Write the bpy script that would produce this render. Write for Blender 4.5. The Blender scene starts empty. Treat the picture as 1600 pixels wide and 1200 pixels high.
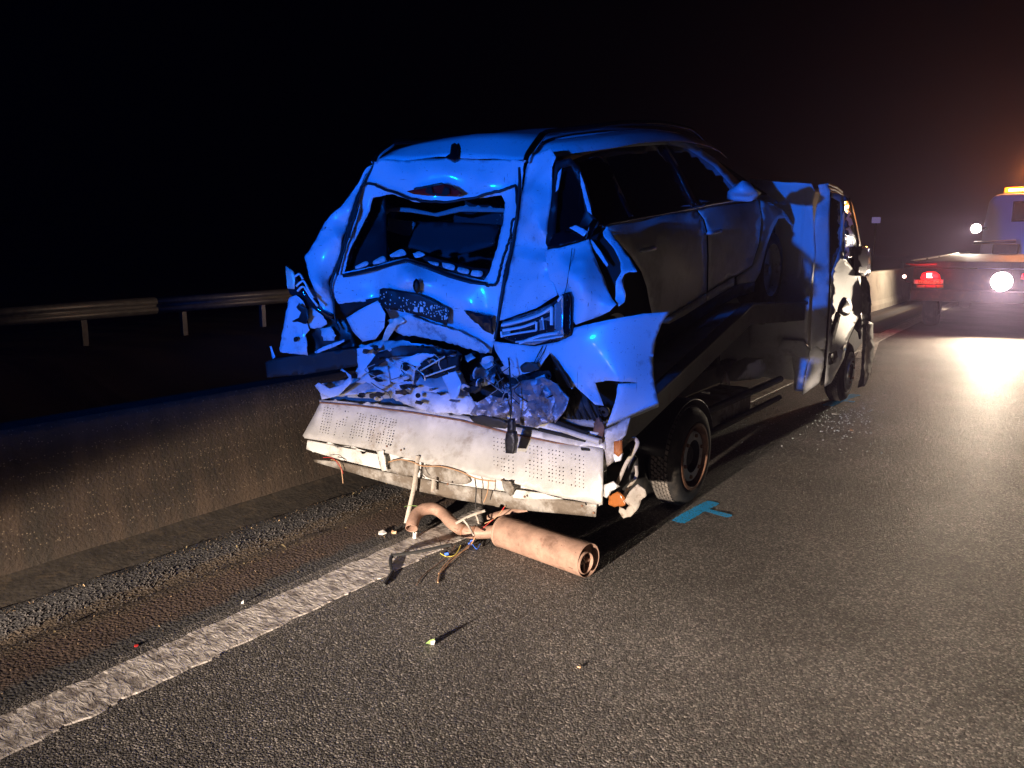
import bpy, bmesh, math, random
import numpy as np
from mathutils import Vector, Matrix, noise
from mathutils.geometry import delaunay_2d_cdt
random.seed(7)
SC = bpy.context.scene
COL = SC.collection
# ------------------------------------------------------------------ camera
FPX, HY, VPX, CAM_H = 1200.0, 388.0, 1680.0, 1.65       # focal length in photo pixels, horizon row, vanishing point column, eye height
PITCH = math.atan((600 - HY) / FPX)
YAW = math.atan2((VPX - 800) / FPX, math.cos(PITCH) + (600 - HY) / FPX * math.sin(PITCH))
CAMP = Vector((0, 0, CAM_H))
_fh = Vector((-math.sin(YAW), math.cos(YAW), 0)); CR = Vector((math.cos(YAW), math.sin(YAW), 0)); _z = Vector((0, 0, 1))
CF = _fh * math.cos(PITCH) - _z * math.sin(PITCH); CU = _z * math.cos(PITCH) + _fh * math.sin(PITCH)
cam = bpy.data.cameras.new('camera'); camo = bpy.data.objects.new('camera', cam); COL.objects.link(camo)
cam.sensor_width = 36; cam.lens = 36 * FPX / 1600; cam.clip_end = 2000; cam.clip_start = 0.05
camo.location = CAMP; camo.rotation_euler = (math.pi / 2 - PITCH, 0, YAW)
SC.camera = camo
# ------------------------------------------------------------------ night sky
w = bpy.data.worlds.new('World'); SC.world = w; w.use_nodes = True
nt = w.node_tree; bg = nt.nodes['Background']
sky = nt.nodes.new('ShaderNodeTexSky'); sky.sky_type = 'NISHITA'; sky.sun_disc = False
sky.sun_elevation = math.radians(-9); sky.sun_rotation = math.radians(40)
nt.links.new(sky.outputs[0], bg.inputs[0]); bg.inputs[1].default_value = 0.05
sl = bpy.data.lights.new('moon', 'SUN'); sl.energy = 0.0015; sl.angle = math.radians(0.5); sl.color = (1, .96, .9)
so = bpy.data.objects.new('moon', sl); COL.objects.link(so); so.rotation_euler = (math.radians(35), 0, math.radians(40))

# ------------------------------------------------------------------ the patrol car's lamps, parked behind the photographer
def lamp(name, loc, energy, color, radius, target=None, cone=None, blend=.3):
    l = bpy.data.lights.new(name, 'SPOT' if cone else 'POINT'); l.energy = energy; l.color = color; l.shadow_soft_size = radius
    o = bpy.data.objects.new(name, l); COL.objects.link(o); o.location = loc
    if cone:
        l.spot_size = math.radians(cone); l.spot_blend = blend
        d = Vector(target) - Vector(loc); o.rotation_euler = d.to_track_quat('-Z', 'Y').to_euler()
    return o
def beam(o, z0, z1, v0, v1):
    """vertical beam pattern of the lamp: strength v0 below elevation sine z0, v1 above z1"""
    l = o.data; l.use_nodes = True; t = l.node_tree; n = t.nodes; e = n['Emission']
    g = n.new('ShaderNodeNewGeometry'); s = n.new('ShaderNodeSeparateXYZ'); m = n.new('ShaderNodeMapRange')
    t.links.new(g.outputs['Incoming'], s.inputs[0]); m.interpolation_type = 'SMOOTHSTEP'
    t.links.new(s.outputs[2], m.inputs[0])
    m.inputs[1].default_value = z0; m.inputs[2].default_value = z1; m.inputs[3].default_value = v0; m.inputs[4].default_value = v1
    t.links.new(m.outputs[0], e.inputs['Strength'])
def profile(o, pts):
    """measured vertical beam profile: (sine of elevation, strength) pairs"""
    l = o.data; l.use_nodes = True; t = l.node_tree; n = t.nodes; e = n['Emission']
    g = n.new('ShaderNodeNewGeometry'); s = n.new('ShaderNodeSeparateXYZ'); m = n.new('ShaderNodeMapRange'); r = n.new('ShaderNodeValToRGB')
    t.links.new(g.outputs['Incoming'], s.inputs[0]); t.links.new(m.outputs[0], r.inputs[0])
    # the dipped beam's cut-off drops towards the outer edge of the throw
    ab = n.new('ShaderNodeMath'); ab.operation = 'ABSOLUTE'; t.links.new(s.outputs[0], ab.inputs[0])
    k = n.new('ShaderNodeMapRange'); k.inputs[1].default_value = .40; k.inputs[2].default_value = .60; k.inputs[3].default_value = 0; k.inputs[4].default_value = .11; t.links.new(ab.outputs[0], k.inputs[0])
    ad = n.new('ShaderNodeMath'); ad.operation = 'ADD'; t.links.new(s.outputs[2], ad.inputs[0]); t.links.new(k.outputs[0], ad.inputs[1]); t.links.new(ad.outputs[0], m.inputs[0]); t.links.new(r.outputs[0], e.inputs['Strength'])
    lo, hi = pts[0][0], pts[-1][0]; m.inputs[1].default_value = lo; m.inputs[2].default_value = hi; cr = r.color_ramp
    for i, (z, v) in enumerate(pts):
        el = cr.elements[0] if i == 0 else cr.elements[-1] if i == len(pts) - 1 else cr.elements.new((z - lo) / (hi - lo))
        if i in (0, len(pts) - 1): el.position = 0 if i == 0 else 1
        el.color = (v, v, v, 1)
HEAD = lamp('patrol_headlamp', (-1.66, -2.7, .74), 7900, (1, .82, .66), .05, (-2.0, 2.6, .10), 108, 1.0)
profile(HEAD, [(-.45, .015), (-.25, .035), (-.20, .10), (-.165, .42), (-.13, 1.0), (-.10, .72), (-.06, .45), (-.028, .41), (.002, .05), (.024, .0008)])
BLUE = lamp('patrol_beacon', (-1.74, -4.6, 1.70), 3700, (.0, .145, 1), .07, (-2.6, 5, 1.7), 80, .5)
beam(BLUE, -0.165, -0.095, .012, 1)
SC.view_settings.view_transform = 'Standard'; SC.view_settings.look = 'None'
SC.view_settings.exposure = 0; SC.view_settings.gamma = 1; SC.view_settings.use_curve_mapping = False
SC.cycles.use_denoising = True
SC.cycles.max_bounces = 6; SC.cycles.volume_bounces = 0; SC.cycles.sample_clamp_indirect = 3
SC.render.film_transparent = False

# ------------------------------------------------------------------ pixel -> place
def ray(px, py): return CF + CR * ((px - 800) / FPX) + CU * ((600 - py) / FPX)
def PZ(px, py, z=0.0): d = ray(px, py); return CAMP + d * ((z - CAMP.z) / d.z)
def PX(px, py, x): d = ray(px, py); return CAMP + d * ((x - CAMP.x) / d.x)
def PY(px, py, y): d = ray(px, py); return CAMP + d * ((y - CAMP.y) / d.y)
def yb(px, py):
    """depth (metres along the road) of the wrecked car's rear face"""
    b = 3.22 + (px - 530) / 270 * .26 if px < 800 else 3.48 - (px - 800) / 90 * .12
    return b + max(0, 440 - py) / 190 * .16
def PR(px, py, d=0.0): return PY(px, py, yb(px, py) + d)

# ------------------------------------------------------------------ materials
MATS = {}
def mat(name, col, rough=.5, metal=0, bump=0, bscale=40, var=0, vscale=6, coat=0, dirt=None, dirt_amt=.5, dscale=4, emit=None, estr=0, alpha=1, trans=0, spec=.5, ior=1.45, dsharp=.15, scratch=None):
    m = bpy.data.materials.new(name); m.use_nodes = True; t = m.node_tree; n = t.nodes; b = n['Principled BSDF']; L = t.links.new
    b.inputs['Base Color'].default_value = (*col, 1); b.inputs['Roughness'].default_value = rough; b.inputs['Metallic'].default_value = metal
    b.inputs['Coat Weight'].default_value = coat; b.inputs['Coat Roughness'].default_value = .08; b.inputs['IOR'].default_value = ior
    b.inputs['Specular IOR Level'].default_value = spec; b.inputs['Transmission Weight'].default_value = trans; b.inputs['Alpha'].default_value = alpha
    geo = n.new('ShaderNodeNewGeometry')
    last = None
    if var:
        no = n.new('ShaderNodeTexNoise'); no.inputs['Scale'].default_value = vscale; no.inputs['Detail'].default_value = 6; no.inputs['Roughness'].default_value = .65
        L(geo.outputs['Position'], no.inputs['Vector'])
        mx = n.new('ShaderNodeMix'); mx.data_type = 'RGBA'
        mx.inputs['A'].default_value = (*[c * (1 - var) for c in col], 1); mx.inputs['B'].default_value = (*[min(1, c * (1 + var)) for c in col], 1)
        mr = n.new('ShaderNodeMapRange'); mr.inputs[1].default_value = .3; mr.inputs[2].default_value = .7; L(no.outputs[0], mr.inputs[0])
        L(mr.outputs[0], mx.inputs['Factor']); last = mx.outputs['Result']
        rr = n.new('ShaderNodeMapRange'); rr.inputs[1].default_value = .3; rr.inputs[2].default_value = .7; rr.inputs[3].default_value = max(.02, rough - .1); rr.inputs[4].default_value = min(1, rough + .12)
        L(no.outputs[0], rr.inputs[0]); L(rr.outputs[0], b.inputs['Roughness'])
    if dirt:
        nd = n.new('ShaderNodeTexNoise'); nd.inputs['Scale'].default_value = dscale; nd.inputs['Detail'].default_value = 8; nd.inputs['Roughness'].default_value = .72
        L(geo.outputs['Position'], nd.inputs['Vector'])
        md = n.new('ShaderNodeMapRange'); c0 = .72 - dirt_amt * .4; md.inputs[1].default_value = c0; md.inputs[2].default_value = c0 + dsharp
        L(nd.outputs[0], md.inputs[0])
        mx = n.new('ShaderNodeMix'); mx.data_type = 'RGBA'; mx.inputs['A'].default_value = (*col, 1); mx.inputs['B'].default_value = (*dirt, 1)
        if last: L(last, mx.inputs['A'])
        L(md.outputs[0], mx.inputs['Factor']); last = mx.outputs['Result']
    if scratch:
        for rot, sx in (((.2, .5, .3), (140, 140, 3)), ((.1, 1.2, .2), (3, 90, 120))):
            mp = n.new('ShaderNodeMapping'); mp.inputs['Scale'].default_value = sx; mp.inputs['Rotation'].default_value = rot; L(geo.outputs['Position'], mp.inputs['Vector'])
            ns = n.new('ShaderNodeTexNoise'); ns.inputs['Scale'].default_value = 1; ns.inputs['Detail'].default_value = 3; L(mp.outputs[0], ns.inputs['Vector'])
            ms = n.new('ShaderNodeMapRange'); ms.inputs[1].default_value = .69; ms.inputs[2].default_value = .73; L(ns.outputs[0], ms.inputs[0])
            mx = n.new('ShaderNodeMix'); mx.data_type = 'RGBA'; mx.inputs['A'].default_value = (*col, 1); mx.inputs['B'].default_value = (*scratch, 1)
            if last: L(last, mx.inputs['A'])
            L(ms.outputs[0], mx.inputs['Factor']); last = mx.outputs['Result']
    if last: L(last, b.inputs['Base Color'])
    if bump:
        nb = n.new('ShaderNodeTexNoise'); nb.inputs['Scale'].default_value = bscale; nb.inputs['Detail'].default_value = 5
        L(geo.outputs['Position'], nb.inputs['Vector']); bu = n.new('ShaderNodeBump'); bu.inputs['Strength'].default_value = 1; bu.inputs['Distance'].default_value = bump
        L(nb.outputs[0], bu.inputs['Height']); L(bu.outputs[0], b.inputs['Normal'])
    if emit:
        b.inputs['Emission Color'].default_value = (*emit, 1); b.inputs['Emission Strength'].default_value = estr
    MATS[name] = m; return m
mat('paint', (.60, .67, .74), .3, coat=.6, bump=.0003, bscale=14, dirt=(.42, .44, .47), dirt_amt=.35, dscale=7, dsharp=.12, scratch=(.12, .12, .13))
mat('dusty_paint', (.74, .73, .72), .36, coat=.5, bump=.0003, bscale=10, dirt=(.22, .20, .17), dirt_amt=.6, dscale=3, dsharp=.4)
mat('scuffed', (.62, .62, .64), .55, bump=.004, bscale=45, dirt=(.10, .10, .12), dirt_amt=.55, dscale=14, dsharp=.2)
mat('inner_paint', (.60, .60, .62), .45, bump=.001, bscale=20, dirt=(.14, .13, .13), dirt_amt=.5, dscale=9, dsharp=.2)
mat('black_plastic', (.012, .012, .014), .42, bump=.0006, bscale=120, var=.3)
mat('rubber_seal', (.010, .010, .012), .5)
mat('gloss_black', (.006, .006, .008), .12, coat=.5)
mat('tinted_glass', (.004, .004, .005), .04, spec=.5)
mat('underbody', (.012, .012, .013), .8, bump=.003, bscale=20)
mat('cloth', (.03, .03, .035), .9, bump=.002, bscale=200)
mat('headliner', (.25, .25, .26), .9)
mat('chrome', (.75, .75, .77), .12, metal=1)
mat('satin_trim', (.78, .74, .66), .4, metal=.3, var=.15, vscale=30)
mat('rail_grey', (.06, .058, .056), .55, var=.3, vscale=14, dirt=(.03, .02, .015), dirt_amt=.5, dscale=9)
mat('silver_foil', (.34, .32, .34), .48, metal=.6, bump=.003, bscale=75, dirt=(.10, .07, .06), dirt_amt=.5, dscale=12)
mat('alu', (.60, .59, .57), .48, metal=.35, bump=.0012, bscale=9, var=.12, vscale=7, dirt=(.24, .17, .11), dirt_amt=.42, dscale=5, dsharp=.25)
mat('alu_skirt', (.42, .40, .37), .55, metal=.3, bump=.001, bscale=12, var=.2, vscale=6, dirt=(.18, .15, .12), dirt_amt=.75, dscale=4, dsharp=.12)
mat('white_enamel', (.68, .67, .64), .4, bump=.0006, bscale=12, dirt=(.20, .15, .10), dirt_amt=.5, dscale=7, dsharp=.25)
mat('van_paint', (.72, .72, .72), .5, bump=.0004, bscale=8, dirt=(.26, .23, .19), dirt_amt=.45, dscale=4, dsharp=.3)
mat('cab_blue_lit', (.42, .46, .82), .4, coat=.3, bump=.0004, bscale=8)  # white cab paint with the beacon's blue light put into its colour
mat('dark_steel', (.015, .0145, .0145), .6, metal=0, var=.35, vscale=12, dirt=(.06, .035, .02), dirt_amt=.5, dscale=10)
mat('rust_steel', (.17, .085, .05), .75, var=.4, vscale=25, bump=.001, bscale=90)
mat('muffler_steel', (.31, .195, .145), .62, metal=.2, var=.28, vscale=13, bump=.0012, bscale=70, dirt=(.085, .042, .028), dirt_amt=.44, dscale=8, dsharp=.22, scratch=(.10, .06, .04))
mat('grey_hub', (.50, .52, .53), .5, metal=.3, var=.2, vscale=15, dirt=(.16, .10, .06), dirt_amt=.45, dscale=14)
mat('tyre', (.022, .021, .020), .78, bump=.0015, bscale=70, var=.4, vscale=14, dirt=(.10, .085, .07), dirt_amt=.55, dscale=8, dsharp=.3)
mat('tread_rubber', (.10, .092, .085), .8, var=.4, vscale=20, dirt=(.26, .23, .20), dirt_amt=.8, dscale=9, dsharp=.3)
mat('galvanised', (.30, .30, .30), .5, metal=.6, var=.2, vscale=10)
mat('barrier_toe_shaded', (.030, .023, .016), .9, bump=.004, bscale=40, var=.4, vscale=12, dirt=(.06, .042, .025), dirt_amt=.5, dscale=9)  # dirty toe, darkened to hold the shadow along the barrier foot
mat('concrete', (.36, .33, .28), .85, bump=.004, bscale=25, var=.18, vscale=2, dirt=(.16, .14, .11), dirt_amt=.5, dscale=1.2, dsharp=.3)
mat('amber', (.50, .17, .045), .15, trans=.3)
mat('red_lens', (.35, .012, .010), .15, coat=.5)
mat('smoked_lens', (.018, .018, .022), .06, coat=.8)
mat('clear_lens', (.55, .57, .60), .08, coat=.8, metal=.6)
mat('light_tube', (.80, .82, .85), .10, coat=.8)
mat('shadow_hole', (.01, .01, .01), .9)
mat('wire_black', (.015, .015, .015), .5)
mat('wire_red', (.5, .03, .03), .5); mat('wire_blue', (.03, .12, .55), .5); mat('wire_tan', (.42, .25, .14), .5); mat('wire_yellow', (.55, .45, .08), .5)
mat('strap', (.40, .36, .31), .6, var=.2, vscale=20, dirt=(.15, .10, .07), dirt_amt=.5, dscale=20)
mat('leaf_green', (.20, .33, .10), .5)
mat('white_chip', (.7, .68, .64), .5)
mat('plate_cream', (.75, .66, .35), .4); mat('plate_blue', (.05, .12, .55), .4); mat('plate_ink', (.02, .02, .02), .5)
mat('sign_face', (.62, .55, .85), .5, emit=(.45, .36, .85), estr=.25)   # reflective panel; the light it would return is put in as glow
mat('lamp_white', (1, .95, .85), .3, emit=(1, .90, .74), estr=220)
mat('lamp_red', (.6, .01, .01), .2, emit=(1, .015, .02), estr=1.6)
mat('lamp_red_core', (.9, .7, .6), .2, emit=(1, .55, .45), estr=9)
mat('lamp_amber', (1, .25, .02), .2, emit=(1, .17, .01), estr=4)
mat('lamp_amber_core', (1, .7, .3), .2, emit=(1, .62, .25), estr=40)
mat('glass_chip', (.55, .62, .62), .08, spec=.8, coat=1)

# ------------------------------------------------------------------ object helpers
def tag(o, label=None, cat=None, group=None, kind=None):
    if label: o['label'] = label
    if cat: o['category'] = cat
    if group: o['group'] = group
    if kind: o['kind'] = kind
    return o
def thing(name, label, cat, loc=(0, 0, 0), group=None):
    o = bpy.data.objects.new(name, None); COL.objects.link(o); o.location = loc; o.empty_display_size = .2
    return tag(o, label, cat, group)
def adopt(o, parent):
    if parent is not None:
        o.parent = parent
        if parent.type == 'EMPTY': o.matrix_parent_inverse = Matrix.Translation(parent.location).inverted()
    return o
def sharp(me, ang=35):
    for p in me.polygons: p.use_smooth = True
    try: me.set_sharp_from_angle(angle=math.radians(ang))
    except Exception: pass
def mk(name, verts, faces, m, parent=None, smooth=None, bevel=0, solid=0, label=None, cat=None, group=None, kind=None):
    me = bpy.data.meshes.new(name); me.from_pydata([tuple(v) for v in verts], [], faces); me.update()
    bm = bmesh.new(); bm.from_mesh(me); bmesh.ops.recalc_face_normals(bm, faces=bm.faces); bm.to_mesh(me); bm.free()
    me.materials.append(MATS[m] if isinstance(m, str) else m)
    if smooth: sharp(me, smooth)
    o = bpy.data.objects.new(name, me); COL.objects.link(o); adopt(o, parent)
    if solid:
        md = o.modifiers.new('thickness', 'SOLIDIFY'); md.thickness = solid; md.offset = -1
    if bevel:
        md = o.modifiers.new('bevel', 'BEVEL'); md.width = bevel; md.segments = 2; md.limit_method = 'ANGLE'
    return tag(o, label, cat, group, kind)
class MB:
    def __init__(s): s.v = []; s.f = []
    def add(s, v, f):
        k = len(s.v); s.v += [Vector(a) for a in v]; s.f += [tuple(i + k for i in q) for q in f]; return s
    def box(s, a, b):
        (x0, y0, z0), (x1, y1, z1) = a, b
        return s.hexa([(x0, y0, z0), (x1, y0, z0), (x1, y1, z0), (x0, y1, z0), (x0, y0, z1), (x1, y0, z1), (x1, y1, z1), (x0, y1, z1)])
    def hexa(s, p): return s.add(p, [(0, 3, 2, 1), (4, 5, 6, 7), (0, 1, 5, 4), (1, 2, 6, 5), (2, 3, 7, 6), (3, 0, 4, 7)])
    def tube(s, pts, r, n=8, closed=True, flat=1.0):
        pts = [Vector(p) for p in pts]; rs = r if isinstance(r, (list, tuple)) else [r] * len(pts)
        rings = []; prev = None
        for i, p in enumerate(pts):
            t = (pts[min(i + 1, len(pts) - 1)] - pts[max(i - 1, 0)]).normalized()
            if prev is None: a = t.orthogonal().normalized()
            else: a = (prev - t * prev.dot(t)).normalized()
            prev = a; b = t.cross(a)
            rings.append([p + (a * math.cos(q * 2 * math.pi / n) + b * math.sin(q * 2 * math.pi / n) * flat) * rs[i] for q in range(n)])
        v = [x for rg in rings for x in rg]; f = []
        for i in range(len(rings) - 1):
            for q in range(n): f.append((i * n + q, i * n + (q + 1) % n, (i + 1) * n + (q + 1) % n, (i + 1) * n + q))
        if closed: f.append(tuple(range(n))[::-1]); f.append(tuple((len(rings) - 1) * n + q for q in range(n)))
        return s.add(v, f)
    def lathe(s, prof, origin, axis, n=48, ref=None):
        """prof: (offset along axis, radius)"""
        ax = Vector(axis).normalized(); a = Vector(ref) if ref else ax.orthogonal().normalized(); b = ax.cross(a); o = Vector(origin)
        v = []; f = []
        for (h, r) in prof:
            for q in range(n):
                t = 2 * math.pi * q / n; v.append(o + ax * h + (a * math.cos(t) + b * math.sin(t)) * r)
        for i in range(len(prof) - 1):
            for q in range(n): f.append((i * n + q, i * n + (q + 1) % n, (i + 1) * n + (q + 1) % n, (i + 1) * n + q))
        return s.add(v, f)
    def build(s, name, m, parent=None, **k): return mk(name, s.v, s.f, m, parent, **k)
def catmull(pts, k=6):
    P = [Vector(p) for p in pts]; out = []
    for i in range(len(P) - 1):
        a, b, c, d = P[max(i - 1, 0)], P[i], P[i + 1], P[min(i + 2, len(P) - 1)]
        for j in range(k):
            t = j / k; out.append(.5 * ((2 * b) + (c - a) * t + (2 * a - 5 * b + 4 * c - d) * t * t + (3 * b - a - 3 * c + d) * t ** 3))
    out.append(P[-1]); return out
def inside(p, poly):
    x, y = p; c = False; n = len(poly); j = n - 1
    for i in range(n):
        xi, yi = poly[i][:2]; xj, yj = poly[j][:2]
        if (yi > y) != (yj > y) and x < (xj - xi) * (y - yi) / (yj - yi) + xi: c = not c
        j = i
    return c
class TPS:
    def __init__(s, P, V, kern='tps'):
        s.kern = kern; P = np.array(P, float); n = len(P); s.P = P
        K = s.k(np.linalg.norm(P[:, None] - P[None], axis=2)); A = np.zeros((n + 3, n + 3)); A[:n, :n] = K + np.eye(n) * 1e-3
        A[:n, n] = 1; A[:n, n + 1:] = P / 100; A[n, :n] = 1; A[n + 1:, :n] = P.T / 100
        s.w = np.linalg.lstsq(A, np.concatenate([V, np.zeros(3)]), rcond=None)[0]
    def k(s, r):
        r = r / 100
        return r if s.kern == 'lin' else np.where(r > 1e-9, r * r * np.log(np.maximum(r, 1e-9)), 0)
    def __call__(s, x, y):
        r = np.linalg.norm(s.P - np.array([x, y]), axis=1); n = len(s.P)
        return float(s.w[:n] @ s.k(r) + s.w[n] + s.w[n + 1] * x / 100 + s.w[n + 2] * y / 100)
def tri(x): x = x - math.floor(x); return 4 * abs(x - .5) - 1
FD = [(Vector((math.cos(a), math.sin(b) * .5, math.sin(a))).normalized(), f, h) for a, b, f, h in ((.3, 1, .11, .2), (1.2, 2, .17, .7), (2.1, .4, .13, .4), (2.8, 1.6, .23, .9), (.8, 3, .31, .1), (1.7, 2.4, .27, .55))]
def crum(p, amp, sc, seed=0):
    """buckled sheet: straight fold lines crossing at random angles over broad soft dents"""
    q = Vector(p) * sc + Vector((seed * 7.3, seed * 3.1, seed * 1.7))
    w = Vector((noise.noise(q * .6), noise.noise(q * .6 + Vector((9, 2, 4))), noise.noise(q * .6 + Vector((1, 7, 3))))) * .9
    f = 0
    for k, (d, fr, h) in enumerate(FD):
        g = max(0, noise.noise(q * .45 + Vector((k * 5.1, 2, k))) + .15)
        f += tri((q + w).dot(d) * fr * 1.6 + h + seed * .37) * g / (1 + k * .3)
    return amp * (f * 1.0 + noise.noise(q * .5 + Vector((3, 8, 2))) * .8 + abs(noise.noise(q)) * .3)
SEED = [0]
def patch(name, outline, m, parent, ctrl=(), axis='R', step=7, amp=0.0, sc=7.0, holes=(), thick=.0025, torn=0.0, kern='tps', ang=32, curve=False, label=None, kind=None, lift=0, edge_amp=1.0):
    """a sheet whose outline is given as photo pixels with the distance of each corner; it gets its own depth, dents and thickness.
    axis R: depth is measured from the car's rear face; Y / X: depth is the coordinate itself; Z: height"""
    SEED[0] += 1; sd = SEED[0]; rnd = random.Random(sd)
    def d3(q): return q[2] if len(q) > 2 else (0.0 if axis == 'R' else outline[0][2])
    cps = [(q[0], q[1], d3(q)) for q in list(outline) + [h for H in holes for h in H if len(h) > 2] + list(ctrl)]
    seen = {}; 
    for c in cps: seen[(round(c[0]), round(c[1]))] = c
    cps = list(seen.values())
    depth = TPS([c[:2] for c in cps], [c[2] for c in cps], kern)
    def dens(poly, wob):
        if curve and wob is not None:
            c = catmull([(q[0], q[1], 0) for q in list(poly) + [poly[0]]], 5); poly = [(a.x, a.y) for a in c[:-1]]
        o = []
        for i in range(len(poly)):
            a = poly[i]; b = poly[(i + 1) % len(poly)]; L = math.hypot(b[0] - a[0], b[1] - a[1]); k = max(1, int(L / step))
            for j in range(k):
                t = j / k; x = a[0] + (b[0] - a[0]) * t; y = a[1] + (b[1] - a[1]) * t
                if wob and j: x += rnd.uniform(-wob, wob); y += rnd.uniform(-wob, wob)
                o.append((x, y))
        return o
    rings = [dens(outline, torn)] + [dens(h, torn) for h in holes]
    pts = []; ed = []
    for r in rings:
        k = len(pts); pts += [Vector(p) for p in r]; ed += [(k + i, k + (i + 1) % len(r)) for i in range(len(r))]
    nb = len(pts)
    xs = [p[0] for p in rings[0]]; ys = [p[1] for p in rings[0]]
    y = min(ys) + step * .5; row = 0
    B = np.array([[p.x, p.y] for p in pts])
    while y < max(ys):
        x = min(xs) + (step * .5 if row % 2 else 0)
        while x < max(xs):
            q = (x + rnd.uniform(-.28, .28) * step, y + rnd.uniform(-.28, .28) * step)
            if inside(q, rings[0]) and not any(inside(q, h) for h in rings[1:]) and np.min(np.hypot(B[:, 0] - q[0], B[:, 1] - q[1])) > step * .5: pts.append(Vector(q))
            x += step
        y += step * .87; row += 1
    v2, e2, f2, *_ = delaunay_2d_cdt(pts, ed, [], 0, 1e-4)
    V = []
    fn = {'R': PR, 'Y': PY, 'X': PX, 'Z': PZ}[axis]
    nvec = {'R': Vector((0, 1, 0)), 'Y': Vector((0, 1, 0)), 'X': Vector((-1, 0, 0)), 'Z': Vector((0, 0, 1))}[axis]
    for i, q in enumerate(v2):
        p = fn(q.x, q.y, depth(q.x, q.y))
        if amp: p = p + nvec * crum(p, amp, sc, sd % 11) + Vector((0, 0, 1)) * crum(p, amp * .25, sc * 1.3, sd % 7 + 3)
        V.append(p)
    F = []
    for f in f2:
        c = ((v2[f[0]] + v2[f[1]] + v2[f[2]]) / 3)
        if inside(c, rings[0]) and not any(inside(c, h) for h in rings[1:]): F.append(tuple(f))
    me = bpy.data.meshes.new(name); me.from_pydata(V, [], F)
    bm = bmesh.new(); bm.from_mesh(me)
    bmesh.ops.delete(bm, geom=[x for x in bm.verts if not x.link_faces], context='VERTS')
    bm.normal_update(); s = sum((f.normal.dot(nvec) * f.calc_area() for f in bm.faces))
    if s > 0: bmesh.ops.reverse_faces(bm, faces=bm.faces)
    bm.to_mesh(me); bm.free()
    me.materials.append(MATS[m]); sharp(me, ang)
    o = bpy.data.objects.new(name, me); COL.objects.link(o); adopt(o, parent)
    if thick:
        md = o.modifiers.new('thickness', 'SOLIDIFY'); md.thickness = thick; md.offset = -1
    return tag(o, label, kind=kind)
def mirror_copy(o, xc, name=None):
    c = o.copy(); c.data = o.data.copy(); COL.objects.link(c)
    for v in c.data.vertices: v.co.x = 2 * xc - v.co.x
    c.data.flip_normals(); c.parent = o.parent; c.matrix_parent_inverse = o.matrix_parent_inverse.copy(); return c

# ------------------------------------------------------------------ setting: road, marking, verge
def asphalt():
    m = bpy.data.materials.new('asphalt'); m.use_nodes = True; t = m.node_tree; n = t.nodes; b = n['Principled BSDF']; L = t.links.new
    g = n.new('ShaderNodeNewGeometry')
    vo = n.new('ShaderNodeTexVoronoi'); vo.inputs['Scale'].default_value = 125; L(g.outputs['Position'], vo.inputs['Vector'])
    vo2 = n.new('ShaderNodeTexVoronoi'); vo2.inputs['Scale'].default_value = 210; L(g.outputs['Position'], vo2.inputs['Vector'])
    no = n.new('ShaderNodeTexNoise'); no.inputs['Scale'].default_value = 60; no.inputs['Detail'].default_value = 4; L(g.outputs['Position'], no.inputs['Vector'])
    big = n.new('ShaderNodeTexNoise'); big.inputs['Scale'].default_value = 1.3; big.inputs['Detail'].default_value = 5; L(g.outputs['Position'], big.inputs['Vector'])
    # stone colour: one shade per stone, dark binder between
    sep = n.new('ShaderNodeSeparateColor'); L(vo.outputs['Color'], sep.inputs[0])
    ra = n.new('ShaderNodeValToRGB'); ra.color_ramp.elements[0].color = (.055, .052, .049, 1); ra.color_ramp.elements[1].color = (.34, .31, .28, 1)
    e = ra.color_ramp.elements.new(.75); e.color = (.145, .132, .120, 1); L(sep.outputs[0], ra.inputs[0])
    mr = n.new('ShaderNodeMapRange'); mr.inputs[1].default_value = .35; mr.inputs[2].default_value = .7; mr.inputs[3].default_value = .75; mr.inputs[4].default_value = 1.25; L(big.outputs[0], mr.inputs[0])
    mu = n.new('ShaderNodeVectorMath'); mu.operation = 'SCALE'; L(ra.outputs[0], mu.inputs[0]); L(mr.outputs[0], mu.inputs['Scale'])
    L(mu.outputs[0], b.inputs['Base Color'])
    ro = n.new('ShaderNodeMapRange'); ro.inputs[3].default_value = .44; ro.inputs[4].default_value = .72; L(sep.outputs[1], ro.inputs[0]); L(ro.outputs[0], b.inputs['Roughness'])
    # height: each stone stands proud by its own amount
    h = n.new('ShaderNodeMath'); h.operation = 'MULTIPLY_ADD'; L(vo.outputs['Distance'], h.inputs[0]); h.inputs[1].default_value = -1.0
    h1 = n.new('ShaderNodeMath'); h1.operation = 'MULTIPLY'; L(sep.outputs[2], h1.inputs[0]); h1.inputs[1].default_value = .5; L(h1.outputs[0], h.inputs[2])
    h2 = n.new('ShaderNodeMath'); h2.operation = 'MULTIPLY_ADD'; L(vo2.outputs['Distance'], h2.inputs[0]); h2.inputs[1].default_value = -.35; L(h.outputs[0], h2.inputs[2])
    h3 = n.new('ShaderNodeMath'); h3.operation = 'MULTIPLY_ADD'; L(no.outputs[0], h3.inputs[0]); h3.inputs[1].default_value = .8; L(h2.outputs[0], h3.inputs[2])
    bu = n.new('ShaderNodeBump'); bu.inputs['Strength'].default_value = 1; bu.inputs['Distance'].default_value = .0058; L(h3.outputs[0], bu.inputs['Height']); L(bu.outputs[0], b.inputs['Normal'])
    b.inputs['Specular IOR Level'].default_value = .22; MATS['asphalt'] = m
asphalt()
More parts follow.
